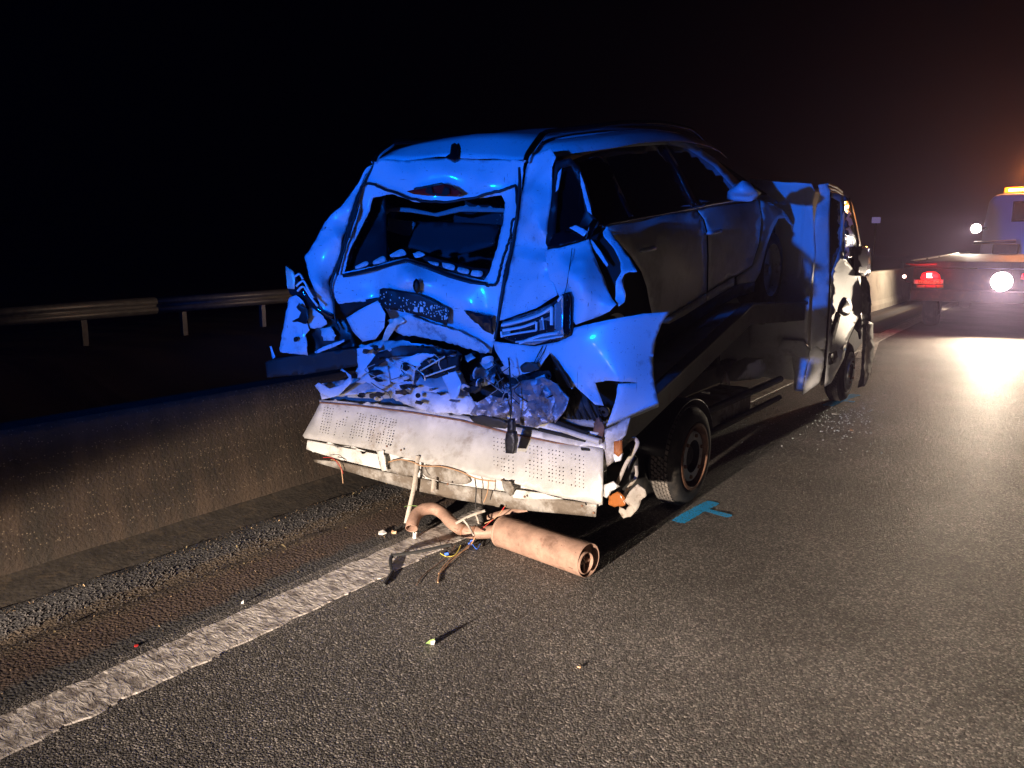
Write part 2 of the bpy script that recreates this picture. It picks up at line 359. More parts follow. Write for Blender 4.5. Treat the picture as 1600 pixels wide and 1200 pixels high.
def linepaint():
    m = bpy.data.materials.new('line_paint'); m.use_nodes = True; t = m.node_tree; n = t.nodes; b = n['Principled BSDF']; L = t.links.new
    g = n.new('ShaderNodeNewGeometry')
    mp = n.new('ShaderNodeMapping'); mp.inputs['Scale'].default_value = (16, 38, 16); mp.inputs['Rotation'].default_value = (0, 0, .9); L(g.outputs['Position'], mp.inputs['Vector'])
    no = n.new('ShaderNodeTexNoise'); no.inputs['Scale'].default_value = 1; no.inputs['Detail'].default_value = 6; no.inputs['Distortion'].default_value = 1.0; L(mp.outputs[0], no.inputs['Vector'])
    n2 = n.new('ShaderNodeTexNoise'); n2.inputs['Scale'].default_value = 13; n2.inputs['Detail'].default_value = 8; n2.inputs['Roughness'].default_value = .7; L(g.outputs['Position'], n2.inputs['Vector'])
    ra = n.new('ShaderNodeValToRGB'); ra.color_ramp.elements[0].position = .40; ra.color_ramp.elements[0].color = (.22, .19, .17, 1); ra.color_ramp.elements[1].position = .55; ra.color_ramp.elements[1].color = (.58, .53, .48, 1)
    L(n2.outputs[0], ra.inputs[0]); L(ra.outputs[0], b.inputs['Base Color']); b.inputs['Roughness'].default_value = .6
    ad = n.new('ShaderNodeMath'); ad.operation = 'MULTIPLY_ADD'; L(n2.outputs[0], ad.inputs[0]); ad.inputs[1].default_value = .6; L(no.outputs[0], ad.inputs[2])
    bu = n.new('ShaderNodeBump'); bu.inputs['Distance'].default_value = .0065; L(ad.outputs[0], bu.inputs['Height']); L(bu.outputs[0], b.inputs['Normal'])
    MATS['line_paint'] = m
linepaint()
def soil():
    m = bpy.data.materials.new('verge_soil'); m.use_nodes = True; t = m.node_tree; n = t.nodes; b = n['Principled BSDF']; L = t.links.new
    g = n.new('ShaderNodeNewGeometry'); s = n.new('ShaderNodeSeparateXYZ'); L(g.outputs['Position'], s.inputs[0])
    wob = n.new('ShaderNodeTexNoise'); wob.inputs['Scale'].default_value = 5; wob.inputs['Detail'].default_value = 7; wob.inputs['Roughness'].default_value = .7; L(g.outputs['Position'], wob.inputs['Vector'])
    x = n.new('ShaderNodeMath'); x.operation = 'MULTIPLY_ADD'; L(wob.outputs[0], x.inputs[0]); x.inputs[1].default_value = .22; L(s.outputs[0], x.inputs[2])
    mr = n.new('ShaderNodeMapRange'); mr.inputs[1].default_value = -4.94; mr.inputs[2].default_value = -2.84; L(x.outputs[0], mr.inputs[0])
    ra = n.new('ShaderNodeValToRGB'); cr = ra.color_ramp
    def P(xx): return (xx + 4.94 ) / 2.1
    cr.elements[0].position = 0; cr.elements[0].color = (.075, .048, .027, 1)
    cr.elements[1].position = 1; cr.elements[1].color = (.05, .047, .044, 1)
    for xx, c in [(-4.34, (0.067, 0.046, 0.030)), (-4.24, (0.025, 0.020, 0.015)), (-4.02, (0.015, 0.012, 0.010)), (-3.90, (0.020, 0.015, 0.013)), (-3.84, (0.050, 0.036, 0.026)), (-3.77, (0.056, 0.043, 0.032)), (-3.72, (0.046, 0.043, 0.041)), (-3.50, (0.044, 0.041, 0.040)), (-3.46, (0.079, 0.058, 0.038)), (-3.28, (0.075, 0.053, 0.034)), (-3.22, (0.067, 0.042, 0.029)), (-3.04, (0.060, 0.039, 0.028)), (-3.00, (0.045, 0.042, 0.040))]:  # darkest stops paint in the shadow band of the gutter by the barrier
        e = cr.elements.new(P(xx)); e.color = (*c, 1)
    L(mr.outputs[0], ra.inputs[0])
    fine = n.new('ShaderNodeTexNoise'); fine.inputs['Scale'].default_value = 70; fine.inputs['Detail'].default_value = 5; L(g.outputs['Position'], fine.inputs['Vector'])
    vo = n.new('ShaderNodeTexVoronoi'); vo.inputs['Scale'].default_value = 75; L(g.outputs['Position'], vo.inputs['Vector'])
    f2 = n.new('ShaderNodeMapRange'); f2.inputs[1].default_value = .3; f2.inputs[2].default_value = .7; f2.inputs[3].default_value = .45; f2.inputs[4].default_value = 1.5; L(fine.outputs[0], f2.inputs[0])
    mu = n.new('ShaderNodeVectorMath'); mu.operation = 'SCALE'; L(ra.outputs[0], mu.inputs[0]); L(f2.outputs[0], mu.inputs['Scale']); L(mu.outputs[0], b.inputs['Base Color'])
    b.inputs['Roughness'].default_value = .85
    ad = n.new('ShaderNodeMath'); ad.operation = 'MULTIPLY_ADD'; L(vo.outputs['Distance'], ad.inputs[0]); ad.inputs[1].default_value = -.7; L(fine.outputs[0], ad.inputs[2])
    bu = n.new('ShaderNodeBump'); bu.inputs['Distance'].default_value = .0065; L(ad.outputs[0], bu.inputs['Height']); L(bu.outputs[0], b.inputs['Normal'])
    MATS['verge_soil'] = m
soil()
EDGE = -2.97
def sheet(name, xs, ys, zf, m, **k):
    V = [(x, y, zf(x, y)) for y in ys for x in xs]; nx = len(xs)
    F = [(j * nx + i, j * nx + i + 1, (j + 1) * nx + i + 1, (j + 1) * nx + i) for j in range(len(ys) - 1) for i in range(nx - 1)]
    return mk(name, V, F, m, smooth=60, **k)
def frange(a, b, s):
    o = []; 
    while a < b - 1e-6: o.append(a); a += s
    return o
sheet('road', [-3.02, -1, 1, 4, 12, 40], [-300, -30, 0, 8, 20, 60, 300], lambda x, y: 0, 'asphalt', label='dark wet coarse asphalt carriageway', cat='road', kind='structure')
def vz(x, y):
    """profile of the verge: worn soil strips beside the tarmac, a small ridge, a ditch, then the far bank"""
    pts = [(-400, -6), (-60, -1.2), (-16, -.05), (-12.5, 0), (-10.5, -.5), (-9, -.6), (-8, -.38), (-7, -.16), (-6.2, -.06), (-5.2, -.02), (-4.5, .0), (-4.30, .0), (-4.18, -.02), (-4.02, -.035), (-3.93, -.02), (-3.86, .005), (-3.76, .02), (-3.66, .012), (-3.5, -.012), (-3.42, .010), (-3.25, .012), (-3.12, .004), (-3.0, -.012), (-2.9, -.03)]
    x2 = x + .03 * noise.noise(Vector((x * .7, y * .9, 0)))
    z = 0
    for (a, za), (b, zb) in zip(pts, pts[1:]):
        if a <= x2 <= b: z = za + (zb - za) * (x2 - a) / (b - a); break
    r = min(1, max(0, (-3.05 - x) / .15))
    r *= .35 if x > -4.3 else 1
    return z + r * (.012 * noise.noise(Vector((x * 6, y * 6, 1))) + .008 * noise.noise(Vector((x * 17, y * 17, 3)))) + min(1, max(0, (-4.6 - x) / 1)) * .06 * noise.noise(Vector((x * 1.2, y * 1.2, 5)))
xs = [-400, -150, -60, -30, -20, -16] + frange(-14, -7, .5) + frange(-7, -4.6, .12) + frange(-4.6, -2.92, .035) + [-2.92]
ys = [-300, -100, -30, -12, -6, -3] + frange(-2, 5.5, .05) + frange(5.5, 12, .2) + frange(12, 30, 1) + [35, 50, 80, 150, 300]
sheet('verge', xs, ys, vz, 'verge_soil', label='brown soil strip beside the tarmac, dark ditch beyond the barrier', cat='verge', kind='structure')
# edge line, worn and ragged along both rims
rl = random.Random(3); V = []; F = []; yy = -4.0; i = 0
while yy < 60:
    a = -2.945 + .018 * noise.noise(Vector((yy * 9, 0, 0))) + .008 * noise.noise(Vector((yy * 40, 3, 0)))
    b = -2.685 + .018 * noise.noise(Vector((yy * 9, 9, 0))) + .008 * noise.noise(Vector((yy * 40, 7, 0)))
    V += [(a, yy, .001), (a + .004, yy, .006), (b - .004, yy, .006), (b, yy, .001)]
    if i: F += [(4 * i - 4 + k, 4 * i - 3 + k, 4 * i + 1 + k, 4 * i + k) for k in range(3)]
    i += 1; yy += .02 if yy < 8 else .3
mk('edge_line', V, F, 'line_paint', label='worn thick white edge line along the tarmac', cat='road marking', kind='structure')
# second (hatched) marking beyond the wreck
mk('hatch_line', [(-2.55, 12.5, .005), (-2.30, 12.5, .005), (-2.9, 16.4, .005), (-3.15, 16.4, .005)], [(0, 1, 2, 3)], 'line_paint', label='oblique pale road stripe beyond the van front wheel', cat='road marking', kind='structure')

def blades(name, n, region, hmin, hmax, m, seed, dens=None, **k):
    r = random.Random(seed); V = []; F = []
    while n > 0:
        x = r.uniform(region[0], region[1]); y = r.uniform(region[2], region[3]) 
        n -= 1
        if dens and r.random() > dens(x, y): continue
        z = vz(x, y); h = r.uniform(hmin, hmax); a = r.uniform(0, 6.28); wd = h * r.uniform(.12, .3); ln = r.uniform(.1, 1.1) * h
        u = Vector((math.cos(a), math.sin(a), 0)); s = Vector((-u.y, u.x, 0)) * wd; p = Vector((x, y, z - .002)); q = p + u * ln + Vector((0, 0, h * r.uniform(.15, .8)))
        i = len(V); V += [p - s, p + s, q + s * .5 + u * .3 * h, q - s * .6]; F.append((i, i + 1, i + 2, i + 3))
    me = bpy.data.meshes.new(name); me.from_pydata([tuple(v) for v in V], [], F); me.materials.append(MATS[m])
    o = bpy.data.objects.new(name, me); COL.objects.link(o); return tag(o, **k)
mat('dry_litter', (.105, .068, .036), .7, var=.8, vscale=45)
mat('sparse_grass', (.10, .075, .035), .7, var=.6, vscale=30)
def dn(x, y):
    if -3.75 < x < -3.47: return .05
    if x > -3.47: return .22 if noise.noise(Vector((x * 8, y * 3, 0))) > -.1 else .05
    if -4.24 < x < -3.84: return .10
    return 1 if x < -4.3 else .5
blades('leaf_litter', 26000, (-4.2, -3.06, .3, 9), .004, .014, 'dry_litter', 5, dn, label='brown dry leaf litter covering the verge', cat='leaf litter', kind='stuff')
blades('dry_grass', 2500, (-4.2, -3.3, .3, 9), .010, .028, 'sparse_grass', 6, lambda x, y: dn(x, y) * (1 if noise.noise(Vector((x * 2.5, y * 2.5, 4))) > .12 else .12), label='short sparse dry grass tufts on the verge', cat='grass', kind='stuff')
mat('pale_litter', (.38, .27, .15), .6, var=.4, vscale=50)
blades('pale_straw', 900, (-4.2, -3.1, .3, 8), .005, .016, 'pale_litter', 15, lambda x, y: dn(x, y) * .8, label='pale straw flecks scattered through the litter', cat='straw', kind='stuff')
# loose gravel in the dark strip
r = random.Random(12); g = MB()
for _ in range(2600):
    x = r.gauss(-3.61, .07); y = r.uniform(.4, 7); s = r.uniform(.003, .009); p = Vector((x, y, vz(x, y)))
    g.add([p + Vector((s * r.uniform(.6, 1.2), 0, 0)), p + Vector((0, s, 0)), p - Vector((s, 0, 0)), p - Vector((0, s * .8, 0)), p + Vector((r.uniform(-.3, .3) * s, r.uniform(-.3, .3) * s, s * r.uniform(.6, 1.3)))], [(0, 1, 4), (1, 2, 4), (2, 3, 4), (3, 0, 4)])
mat('gravel_stone', (.036, .031, .028), .8, var=.6, vscale=60)
g.build('gravel', 'gravel_stone', label='dark loose gravel strip between soil bands', cat='gravel', kind='stuff')

# ------------------------------------------------------------------ guardrail beyond the ditch
gr = thing('guardrail', 'galvanised steel guardrail on square posts across the ditch', 'guardrail', (-13.9, 6, 0))
prof = [(.0, -.155), (.05, -.13), (.08, -.09), (.08, -.045), (.02, -.015), (.02, .015), (.08, .045), (.08, .09), (.05, .13), (0, .155)]
def gx(y): return -13.6 - .13 * (y - 6.3)
RZ = .60
y = -4.3
while y < 34:
    V = [(gx(yy) + a + (.012 if k else 0), yy, RZ + b) for k, yy in ((0, y), (1, y + 4.04)) for a, b in prof]; n = len(prof)
    mk('rail_beam', V, [(i, i + 1, n + i + 1, n + i) for i in range(n - 1)], 'galvanised', gr, smooth=40, solid=.004); y += 4.0
for y in frange(-3.7, 34, 2.01):
    x = gx(y); MB().box((x - .10, y - .05, -.4), (x - .005, y + .05, RZ + .08)).build('post', 'galvanised', gr, bevel=.004)

# ------------------------------------------------------------------ concrete barrier further along, marker post and far sign
def aggregate():
    m = bpy.data.materials.new('aggregate_concrete'); m.use_nodes = True; t = m.node_tree; n = t.nodes; b = n['Principled BSDF']; L = t.links.new
    g = n.new('ShaderNodeNewGeometry'); b.inputs['Roughness'].default_value = .8
    mp = n.new('ShaderNodeMapping'); mp.inputs['Scale'].default_value = (7, 7, 1.2); L(g.outputs['Position'], mp.inputs['Vector'])
    st = n.new('ShaderNodeTexNoise'); st.inputs['Scale'].default_value = 1; st.inputs['Detail'].default_value = 7; st.inputs['Roughness'].default_value = .65; L(mp.outputs[0], st.inputs['Vector'])
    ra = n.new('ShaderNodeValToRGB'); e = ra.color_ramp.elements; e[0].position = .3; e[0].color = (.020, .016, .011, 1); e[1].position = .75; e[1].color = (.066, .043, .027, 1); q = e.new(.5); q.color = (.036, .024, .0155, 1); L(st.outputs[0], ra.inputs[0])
    vo = n.new('ShaderNodeTexVoronoi'); vo.inputs['Scale'].default_value = 85; L(g.outputs['Position'], vo.inputs['Vector'])
    sp = n.new('ShaderNodeSeparateColor'); L(vo.outputs['Color'], sp.inputs[0])
    th = n.new('ShaderNodeMath'); th.operation = 'GREATER_THAN'; th.inputs[1].default_value = .80; L(sp.outputs[0], th.inputs[0])
    nr = n.new('ShaderNodeMath'); nr.operation = 'LESS_THAN'; nr.inputs[1].default_value = .30; L(vo.outputs['Distance'], nr.inputs[0])
    mu = n.new('ShaderNodeMath'); mu.operation = 'MULTIPLY'; L(th.outputs[0], mu.inputs[0]); L(nr.outputs[0], mu.inputs[1])
    mx = n.new('ShaderNodeMix'); mx.data_type = 'RGBA'; L(mu.outputs[0], mx.inputs['Factor']); L(ra.outputs[0], mx.inputs['A']); mx.inputs['B'].default_value = (.16, .12, .08, 1); L(mx.outputs['Result'], b.inputs['Base Color'])
    fn = n.new('ShaderNodeTexNoise'); fn.inputs['Scale'].default_value = 55; fn.inputs['Detail'].default_value = 5; L(g.outputs['Position'], fn.inputs['Vector'])
    bu = n.new('ShaderNodeBump'); bu.inputs['Distance'].default_value = .006; L(fn.outputs[0], bu.inputs['Height']); L(bu.outputs[0], b.inputs['Normal'])
    MATS['aggregate_concrete'] = m
aggregate()
cb = thing('concrete_barrier', 'long brown stained concrete safety barrier running beside the soil strip and past the wreck', 'barrier', (-4.5, 12, 0))
def bh(y): return .74 + .28 * min(1, max(0, (y - 8) / 12))
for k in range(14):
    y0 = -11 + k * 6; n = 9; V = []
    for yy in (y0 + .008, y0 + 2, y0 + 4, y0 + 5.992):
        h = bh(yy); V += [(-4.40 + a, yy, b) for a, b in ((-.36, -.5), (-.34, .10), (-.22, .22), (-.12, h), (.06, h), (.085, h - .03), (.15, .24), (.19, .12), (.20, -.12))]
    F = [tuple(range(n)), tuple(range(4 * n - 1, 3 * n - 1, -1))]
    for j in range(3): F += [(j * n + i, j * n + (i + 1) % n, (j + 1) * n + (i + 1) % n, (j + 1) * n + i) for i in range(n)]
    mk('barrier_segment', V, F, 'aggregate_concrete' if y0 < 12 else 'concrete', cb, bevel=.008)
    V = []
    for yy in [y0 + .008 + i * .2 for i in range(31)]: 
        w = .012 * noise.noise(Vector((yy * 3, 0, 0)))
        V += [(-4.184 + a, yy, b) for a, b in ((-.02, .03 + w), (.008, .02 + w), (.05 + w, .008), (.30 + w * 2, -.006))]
    if y0 < 12: mk('shadow_toe', V, [(4 * i + j, 4 * i + j + 1, 4 * i + 5 + j, 4 * i + 4 + j) for i in range(30) for j in range(3)], 'barrier_toe_shaded', cb, smooth=60)  # dark strip carrying the shadow band at the barrier foot
MB().box((-4.46, 27.3, 1.02), (-4.36, 27.38, 1.24)).build('reflector_marker', 'galvanised', bevel=.01, label='small flat grey marker standing on the concrete barrier', cat='marker')
sg = thing('road_sign', 'small reflective pale lilac rectangular sign with added glow on a slim post above the barrier', 'sign', (-6.2, 46, 0))
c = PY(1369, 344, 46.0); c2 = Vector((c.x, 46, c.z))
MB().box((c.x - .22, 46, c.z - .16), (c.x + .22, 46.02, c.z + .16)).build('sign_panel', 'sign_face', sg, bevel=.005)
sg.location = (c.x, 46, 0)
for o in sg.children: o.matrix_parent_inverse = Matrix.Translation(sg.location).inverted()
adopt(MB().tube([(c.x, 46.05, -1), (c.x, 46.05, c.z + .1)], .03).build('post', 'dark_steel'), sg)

# ------------------------------------------------------------------ the crashed flatbed truck
TX = -1.87                                    # its right side
TK = thing('flatbed_truck', 'crashed white flatbed recovery truck with buckled rear deck carrying the wrecked car', 'truck', (-3.0, 6.2, 0))
def wheel(cy, cz, R, xo, wid, parent, dual=False, rimd=.09, hubr=.55, label=None, tilt=0):
    """xo: x of the outer side wall, tyre extends towards -x"""
    ax = Vector((1, 0, 0)); o = Vector((xo, cy, cz)); ref = Vector((0, 1, 0))
    rr = R * .66
    pr = [(-wid * .2, rr), (-.012, rr), (0, rr + .01), (.004, rr + .03), (-.004, R * .86), (-.012, R * .93), (-.035, R * .985), (-.06, R), (-wid + .06, R), (-wid + .035, R * .985), (-wid + .004, R * .86), (-wid, rr), (-wid + .02, rr - .01)]
    wh = MB().lathe(pr, o, ax, 72, ref).build('wheel', 'tyre', parent, smooth=40, label=label)
    t = MB(); nb = 58; rows = 5
    for q in range(nb):
        for k in range(rows):
            c = -.045 - (wid - .09) * (k + .5) / rows; hw = (wid - .09) / rows * .40; a0 = 2 * math.pi * (q + (.5 if k % 2 else 0) + .12) / nb; a1 = a0 + 2 * math.pi / nb * .70
            p = []
            for rad in (R - .002, R + .007):
                for (aa, hh) in ((a0, c - hw), (a1, c - hw), (a1 + .02, c + hw), (a0 + .02, c + hw)):
                    p.append(o + ax * hh + (Vector((0, math.cos(aa), 0)) + Vector((0, 0, math.sin(aa)))) * rad)
            t.hexa(p)
    t.build('tread', 'tread_rubber', wh)
    rim = [(-.02, rr + .004), (.006, rr + .006), (.008, rr - .012), (-.02, rr - .022), (-rimd * .5, rr - .03), (-rimd, rr - .05), (-rimd - .02, rr * max(.62, hubr + .07))]
    MB().lathe(rim, o, ax, 64, ref).build('rim', 'rust_steel' if dual else 'grey_hub', wh, smooth=40)
    hd = [(-rimd - .02, rr * max(.64, hubr + .08)), (-rimd + .04, rr * max(.63, hubr + .07)), (-rimd + .07, rr * (hubr + .04)), (-rimd + .072, rr * hubr * .70), (-rimd + .02, rr * hubr * .72), (-rimd + .02, rr * .0)]
    MB().lathe(hd[:4], o, ax, 48, ref).build('wheel_disc', 'grey_hub', wh, smooth=30)
    MB().lathe([hd[3], hd[4], (-rimd + .01, rr * .3), (-rimd + .05, rr * .28), (-rimd + .055, rr * .12), (-rimd + .05, .001)], o, ax, 40, ref).build('hub', 'dark_steel', wh, smooth=30)
    for q in range(6):
        a = q * math.pi / 3 + .3; c = o + Vector((-rimd + .068, math.cos(a) * rr * hubr * .88, math.sin(a) * rr * hubr * .88)); MB().lathe([(0, .014), (.016, .013), (.018, .001)], c, ax, 6).build('wheel_nut', 'rust_steel', wh)
    if dual:
        q = o - ax * (wid + .05); MB().lathe([(h, r) for h, r in pr], q, ax, 48, ref).build('inner_tyre', 'tyre', wh, smooth=40)
    return wh
hubc = PX(1082, 720, TX)
wheel(hubc.y, .325, .322, TX + .015, .20, TK, dual=True, rimd=.085, hubr=.72, label='muddy rear truck wheel with deep rusty rim')
MB().tube([(-2.0, hubc.y, .325), (-3.9, hubc.y, .325)], .06, 12).build('rear_axle', 'dark_steel', TK)
fw = PX(1326, 572, TX)
wheel(fw.y, .325, .322, TX + .01, .20, TK, rimd=.05, hubr=.6)
for yy in (hubc.y, fw.y):       # off-side wheels
    MB().lathe([(.0, .2), (.0, .29), (.05, .322), (.17, .322), (.21, .29), (.21, .2)], (-4.05, yy, .325), (1, 0, 0), 48).build('wheel', 'tyre', TK, smooth=40)
    MB().lathe([(.0, .2), (.05, .18), (.05, .001)], (-4.05, yy, .325), (1, 0, 0), 32).build('wheel_disc', 'grey_hub', TK, smooth=40)
# chassis
for x in (-2.55, -3.45):
    MB().hexa([(x - .05, 3.55, .40), (x + .05, 3.55, .40), (x + .05, 9.3, .48), (x - .05, 9.3, .48), (x - .05, 3.55, .54), (x + .05, 3.55, .54), (x + .05, 9.3, .66), (x - .05, 9.3, .66)]).build('chassis_rail', 'dark_steel', TK, bevel=.006)
for yy in (3.7, 5.3, 6.3, 7.2): MB().box((-3.5, yy, .44), (-2.5, yy + .08, .55)).build('cross_member', 'dark_steel', TK, bevel=.004)
# deck: buckled rear section rising to a hump, flat front section
def deckz(y): return .655 + (y - 3.40) / 2.19 * .565 if y < 5.59 else 1.22 - (y - 5.59) / 1.4 * .07
DL, DR = -4.09, -1.885
V = []; F = []; ysd = [3.40, 3.75, 4.2, 4.7, 5.2, 5.59, 6.0, 6.5, 6.98]; nxd = 23
for yy in ysd:
    for i in range(nxd):
        x = DL + (DR - DL) * i / (nxd - 1); dz = -.06 * max(0, 1 - (yy - 3.4) / 1.2) * (1 - i / (nxd - 1)) + .012 * noise.noise(Vector((x * 3, yy * 3, 0)))
        V.append((x, yy, deckz(yy) + dz))
for j in range(len(ysd) - 1):
    for i in range(nxd - 1): F.append((j * nxd + i, j * nxd + i + 1, (j + 1) * nxd + i + 1, (j + 1) * nxd + i))
mk('deck_plate', V, F, 'alu', TK, smooth=30, solid=.02)
def rail(x0, x1, dz0, dz1, name, m):
    P = [(3.47, deckz(3.47)), (4.4, deckz(4.4)), (5.55, deckz(5.59)), (5.75, 1.215), (6.98, deckz(6.98))]
    V = []
    for yy, zz in P: V += [(x0, yy, zz + dz0), (x1, yy, zz + dz0), (x1, yy, zz + dz1), (x0, yy, zz + dz1)]
    F = [(0, 1, 2, 3), (len(V) - 1, len(V) - 2, len(V) - 3, len(V) - 4)]
    for i in range(len(P) - 1):
        for q in range(4): F.append((4 * i + q, 4 * i + (q + 1) % 4, 4 * i + 4 + (q + 1) % 4, 4 * i + 4 + q))
    return mk(name, V, F, m, TK, bevel=.008)
rail(-1.90, -1.865, -.125, .018, 'side_rail', 'rail_grey')
rail(-1.93, -1.845, .014, .036, 'rail_flange', 'rail_grey')
rail(-4.12, -4.085, -.125, .018, 'side_rail', 'dark_steel')
for yy in (4.9, 5.5, 6.1, 6.7): MB().box((-3.9, yy, deckz(yy) - .14), (-1.95, yy + .07, deckz(yy) - .03)).build('deck_bearer', 'dark_steel', TK, bevel=.004)
# uprights between the deck and the chassis, mudguard over the rear wheel
for yy in (5.2, 5.9, 6.6):
    MB().hexa([(-2.6, yy, .5), (-2.5, yy, .5), (-2.5, yy + .08, .5), (-2.6, yy + .08, .5), (-2.6, yy, deckz(yy) - .1), (-2.5, yy, deckz(yy) - .1), (-2.5, yy + .08, deckz(yy) - .1), (-2.6, yy + .08, deckz(yy) - .1)]).build('deck_support', 'dark_steel', TK)
V = []; F = []
for k in range(15):
    a = math.radians(15 + k * 11.0); rr_ = .40
    for x in (-2.28, -1.89): V.append((x, hubc.y + math.cos(a) * rr_ * 1.02, .335 + math.sin(a) * rr_ * .9))
for k in range(14): F.append((2 * k, 2 * k + 1, 2 * k + 3, 2 * k + 2))
mk('mudguard', V, F, 'black_plastic', TK, smooth=40, solid=.006)
# boxes and brackets between the axles
patch('battery_box', [(1172, 566, -2.1), (1192, 560, -2.1), (1198, 575, -2.1), (1188, 592, -2.1), (1150, 596, -2.1), (1160, 580, -2.1)], 'white_enamel', TK, axis='X', step=6, thick=.12, amp=.004)
MB().box((-2.35, 5.55, .26), (-2.05, 6.25, .52)).build('fuel_tank', 'alu_skirt', TK, bevel=.04)
MB().tube([(-2.02, 5.0, .50), (-2.02, 6.9, .50)], .03, 8).build('side_guard', 'dark_steel', TK)
MB().tube([(-2.02, 5.0, .33), (-2.02, 6.9, .33)], .025, 8).build('side_guard', 'dark_steel', TK)
patch('side_bracket', [(1126, 601, -2.0), (1135, 580, -2.0), (1142, 598, -2.0)], 'alu_skirt', TK, axis='X', step=6, thick=.01)
patch('side_bracket', [(1096, 611, -1.92), (1110, 613, -1.92), (1109, 616, -1.92), (1097, 614, -1.92)], 'white_enamel', TK, axis='X', step=6, thick=.01)
# ---------------- rear end: dotted tread plate, light beam, skirt
def yr(px, py): return 3.40
plate = patch('tread_plate', [(501, 627, 3.40), (560, 632, 3.40), (640, 642, 3.40), (720, 655, 3.40), (800, 676, 3.39), (870, 690, 3.38), (943, 700, 3.38), (943, 745, 3.30), (941, 788, 3.27), (900, 781, 3.26), (850, 772, 3.255), (800, 755, 3.25), (740, 741, 3.25), (660, 722, 3.25), (600, 708, 3.245), (540, 696, 3.24), (477, 684, 3.24), (474, 680, 3.24), (488, 653, 3.32)], 'alu', TK, axis='Y', step=9, amp=.014, sc=4.5, thick=.006, ang=40, ctrl=[(545, 660, 3.325), (620, 672, 3.31), (700, 690, 3.325), (800, 715, 3.31), (880, 737, 3.31)], label='dented pale aluminium rear plate with rows of small raised dots')
hinge = patch('deck_edge', [(498, 624, 3.41), (640, 636, 3.41), (720, 648, 3.41), (800, 666, 3.40), (945, 690, 3.39), (945, 702, 3.372), (870, 692, 3.372), (800, 678, 3.382), (720, 657, 3.39), (640, 644, 3.39), (560, 634, 3.39), (500, 629, 3.39)], 'alu', TK, axis='Y', step=8, amp=.003, thick=.012)
MB().tube([PY(px, py, 3.378) for px, py in ((500, 629), (560, 634), (640, 644), (720, 657), (800, 678), (870, 692), (943, 702))], .006, 6).build('hinge_seam', 'rust_steel', TK)
# rows of dots: on the plate surface itself
def surf_hit(o, px, py):
    d = ray(px, py).normalized(); ok, loc, nor, i = o.ray_cast(CAMP, d); return (loc, nor) if ok else None
bpy.context.view_layer.update()
dots = MB(); rd = random.Random(4)
def dot(px, py, r):
    h = surf_hit(plate, px, py)
    if not h: return
    p, nn = h; nn = nn if nn.y < 0 else -nn; a = nn.orthogonal().normalized(); b = nn.cross(a); c = p + nn * .0022
    dots.add([c + (a * math.cos(t * math.pi / 3) + b * math.sin(t * math.pi / 3)) * r for t in range(6)] + [c + nn * .001], [(i, (i + 1) % 6, 6) for i in range(6)])
for x0, n in ((508, 4), (531, 4), (555, 5), (580, 3), (596, 3), (611, 3)):          # left clusters, worn away in places
    for i in range(n):
        for j in range(12):
            px = x0 + i * 4.3 - j * .9; py = 637 + (px - 508) * .175 + j * 4.4
            if noise.noise(Vector((px * .05, py * .05, 1))) > -.25 and py < 672 + (px - 477) * .19: dot(px + rd.uniform(-.4, .4), py + rd.uniform(-.4, .4), rd.uniform(.003, .0052))
for (x0, x1, n) in ((772, 784, 3), (788, 802, 3), (822, 846, 5), (858, 880, 5), (893, 912, 4)):
    for i in range(n):
        for j in range(9):
            px = x0 + (x1 - x0) * i / (n - 1); py = 684 + (px - 772) * .215 + j * 6.0
            if noise.noise(Vector((px * .06, py * .06, 5))) > -.33: dot(px + rd.uniform(-.4, .4), py + rd.uniform(-.4, .4), rd.uniform(.0022, .0044))
dots.build('raised_dots', 'dark_steel', plate, kind='stuff')
# dots on the flat of the deck
dk = MB()
for i in range(60):
    for j in range(5):
        x = -4.0 + i * .033; y = 3.44 + j * .045
        if rd.random() < .75:
            c = Vector((x, y, deckz(y) - .06 * max(0, 1 - (y - 3.4) / 1.2) * (1 - (x - DL) / (DR - DL)) + .012 * noise.noise(Vector((x * 3, y * 3, 0))) + .004))
            dk.add([c + Vector((math.cos(t), math.sin(t), 0)) * .004 for t in (0, 1.05, 2.1, 3.14, 4.2, 5.2)], [(0, 1, 2, 3, 4, 5)])
dk.build('deck_dots', 'dark_steel', TK, kind='stuff')
# light beam behind/below the plate
patch('light_beam', [(480, 688, 3.33), (600, 712, 3.33), (605, 740, 3.33), (560, 727, 3.33), (478, 702, 3.33)], 'white_enamel', TK, axis='Y', step=8, amp=.004, thick=.02, ctrl=[(540, 708, 3.35)])
patch('light_beam', [(602, 708, 3.30), (660, 718, 3.30), (800, 752, 3.30), (940, 788, 3.30), (930, 794, 3.30), (800, 770, 3.31), (700, 760, 3.31), (604, 738, 3.31)], 'white_enamel', TK, axis='Y', step=8, amp=.006, thick=.02)
patch('lamp_recess', [(612, 718, 3.285), (648, 722, 3.285), (652, 738, 3.285), (640, 744, 3.285), (606, 735, 3.285)], 'alu_skirt', TK, axis='Y', step=6, amp=.003, curve=True)
patch('lamp_recess', [(662, 726, 3.285), (720, 738, 3.285), (735, 752, 3.285), (716, 757, 3.285), (665, 745, 3.285)], 'alu_skirt', TK, axis='Y', step=6, amp=.003, curve=True)
patch('skirt', [(489, 718, 3.30), (492, 722, 3.30), (560, 742, 3.30), (640, 765, 3.30), (720, 782, 3.30), (800, 795, 3.29), (930, 808, 3.28), (932, 788, 3.27), (850, 778, 3.27), (800, 772, 3.28), (700, 757, 3.29), (600, 737, 3.29), (530, 722, 3.29)], 'alu_skirt', TK, axis='Y', step=8, amp=.006, sc=4, thick=.006)
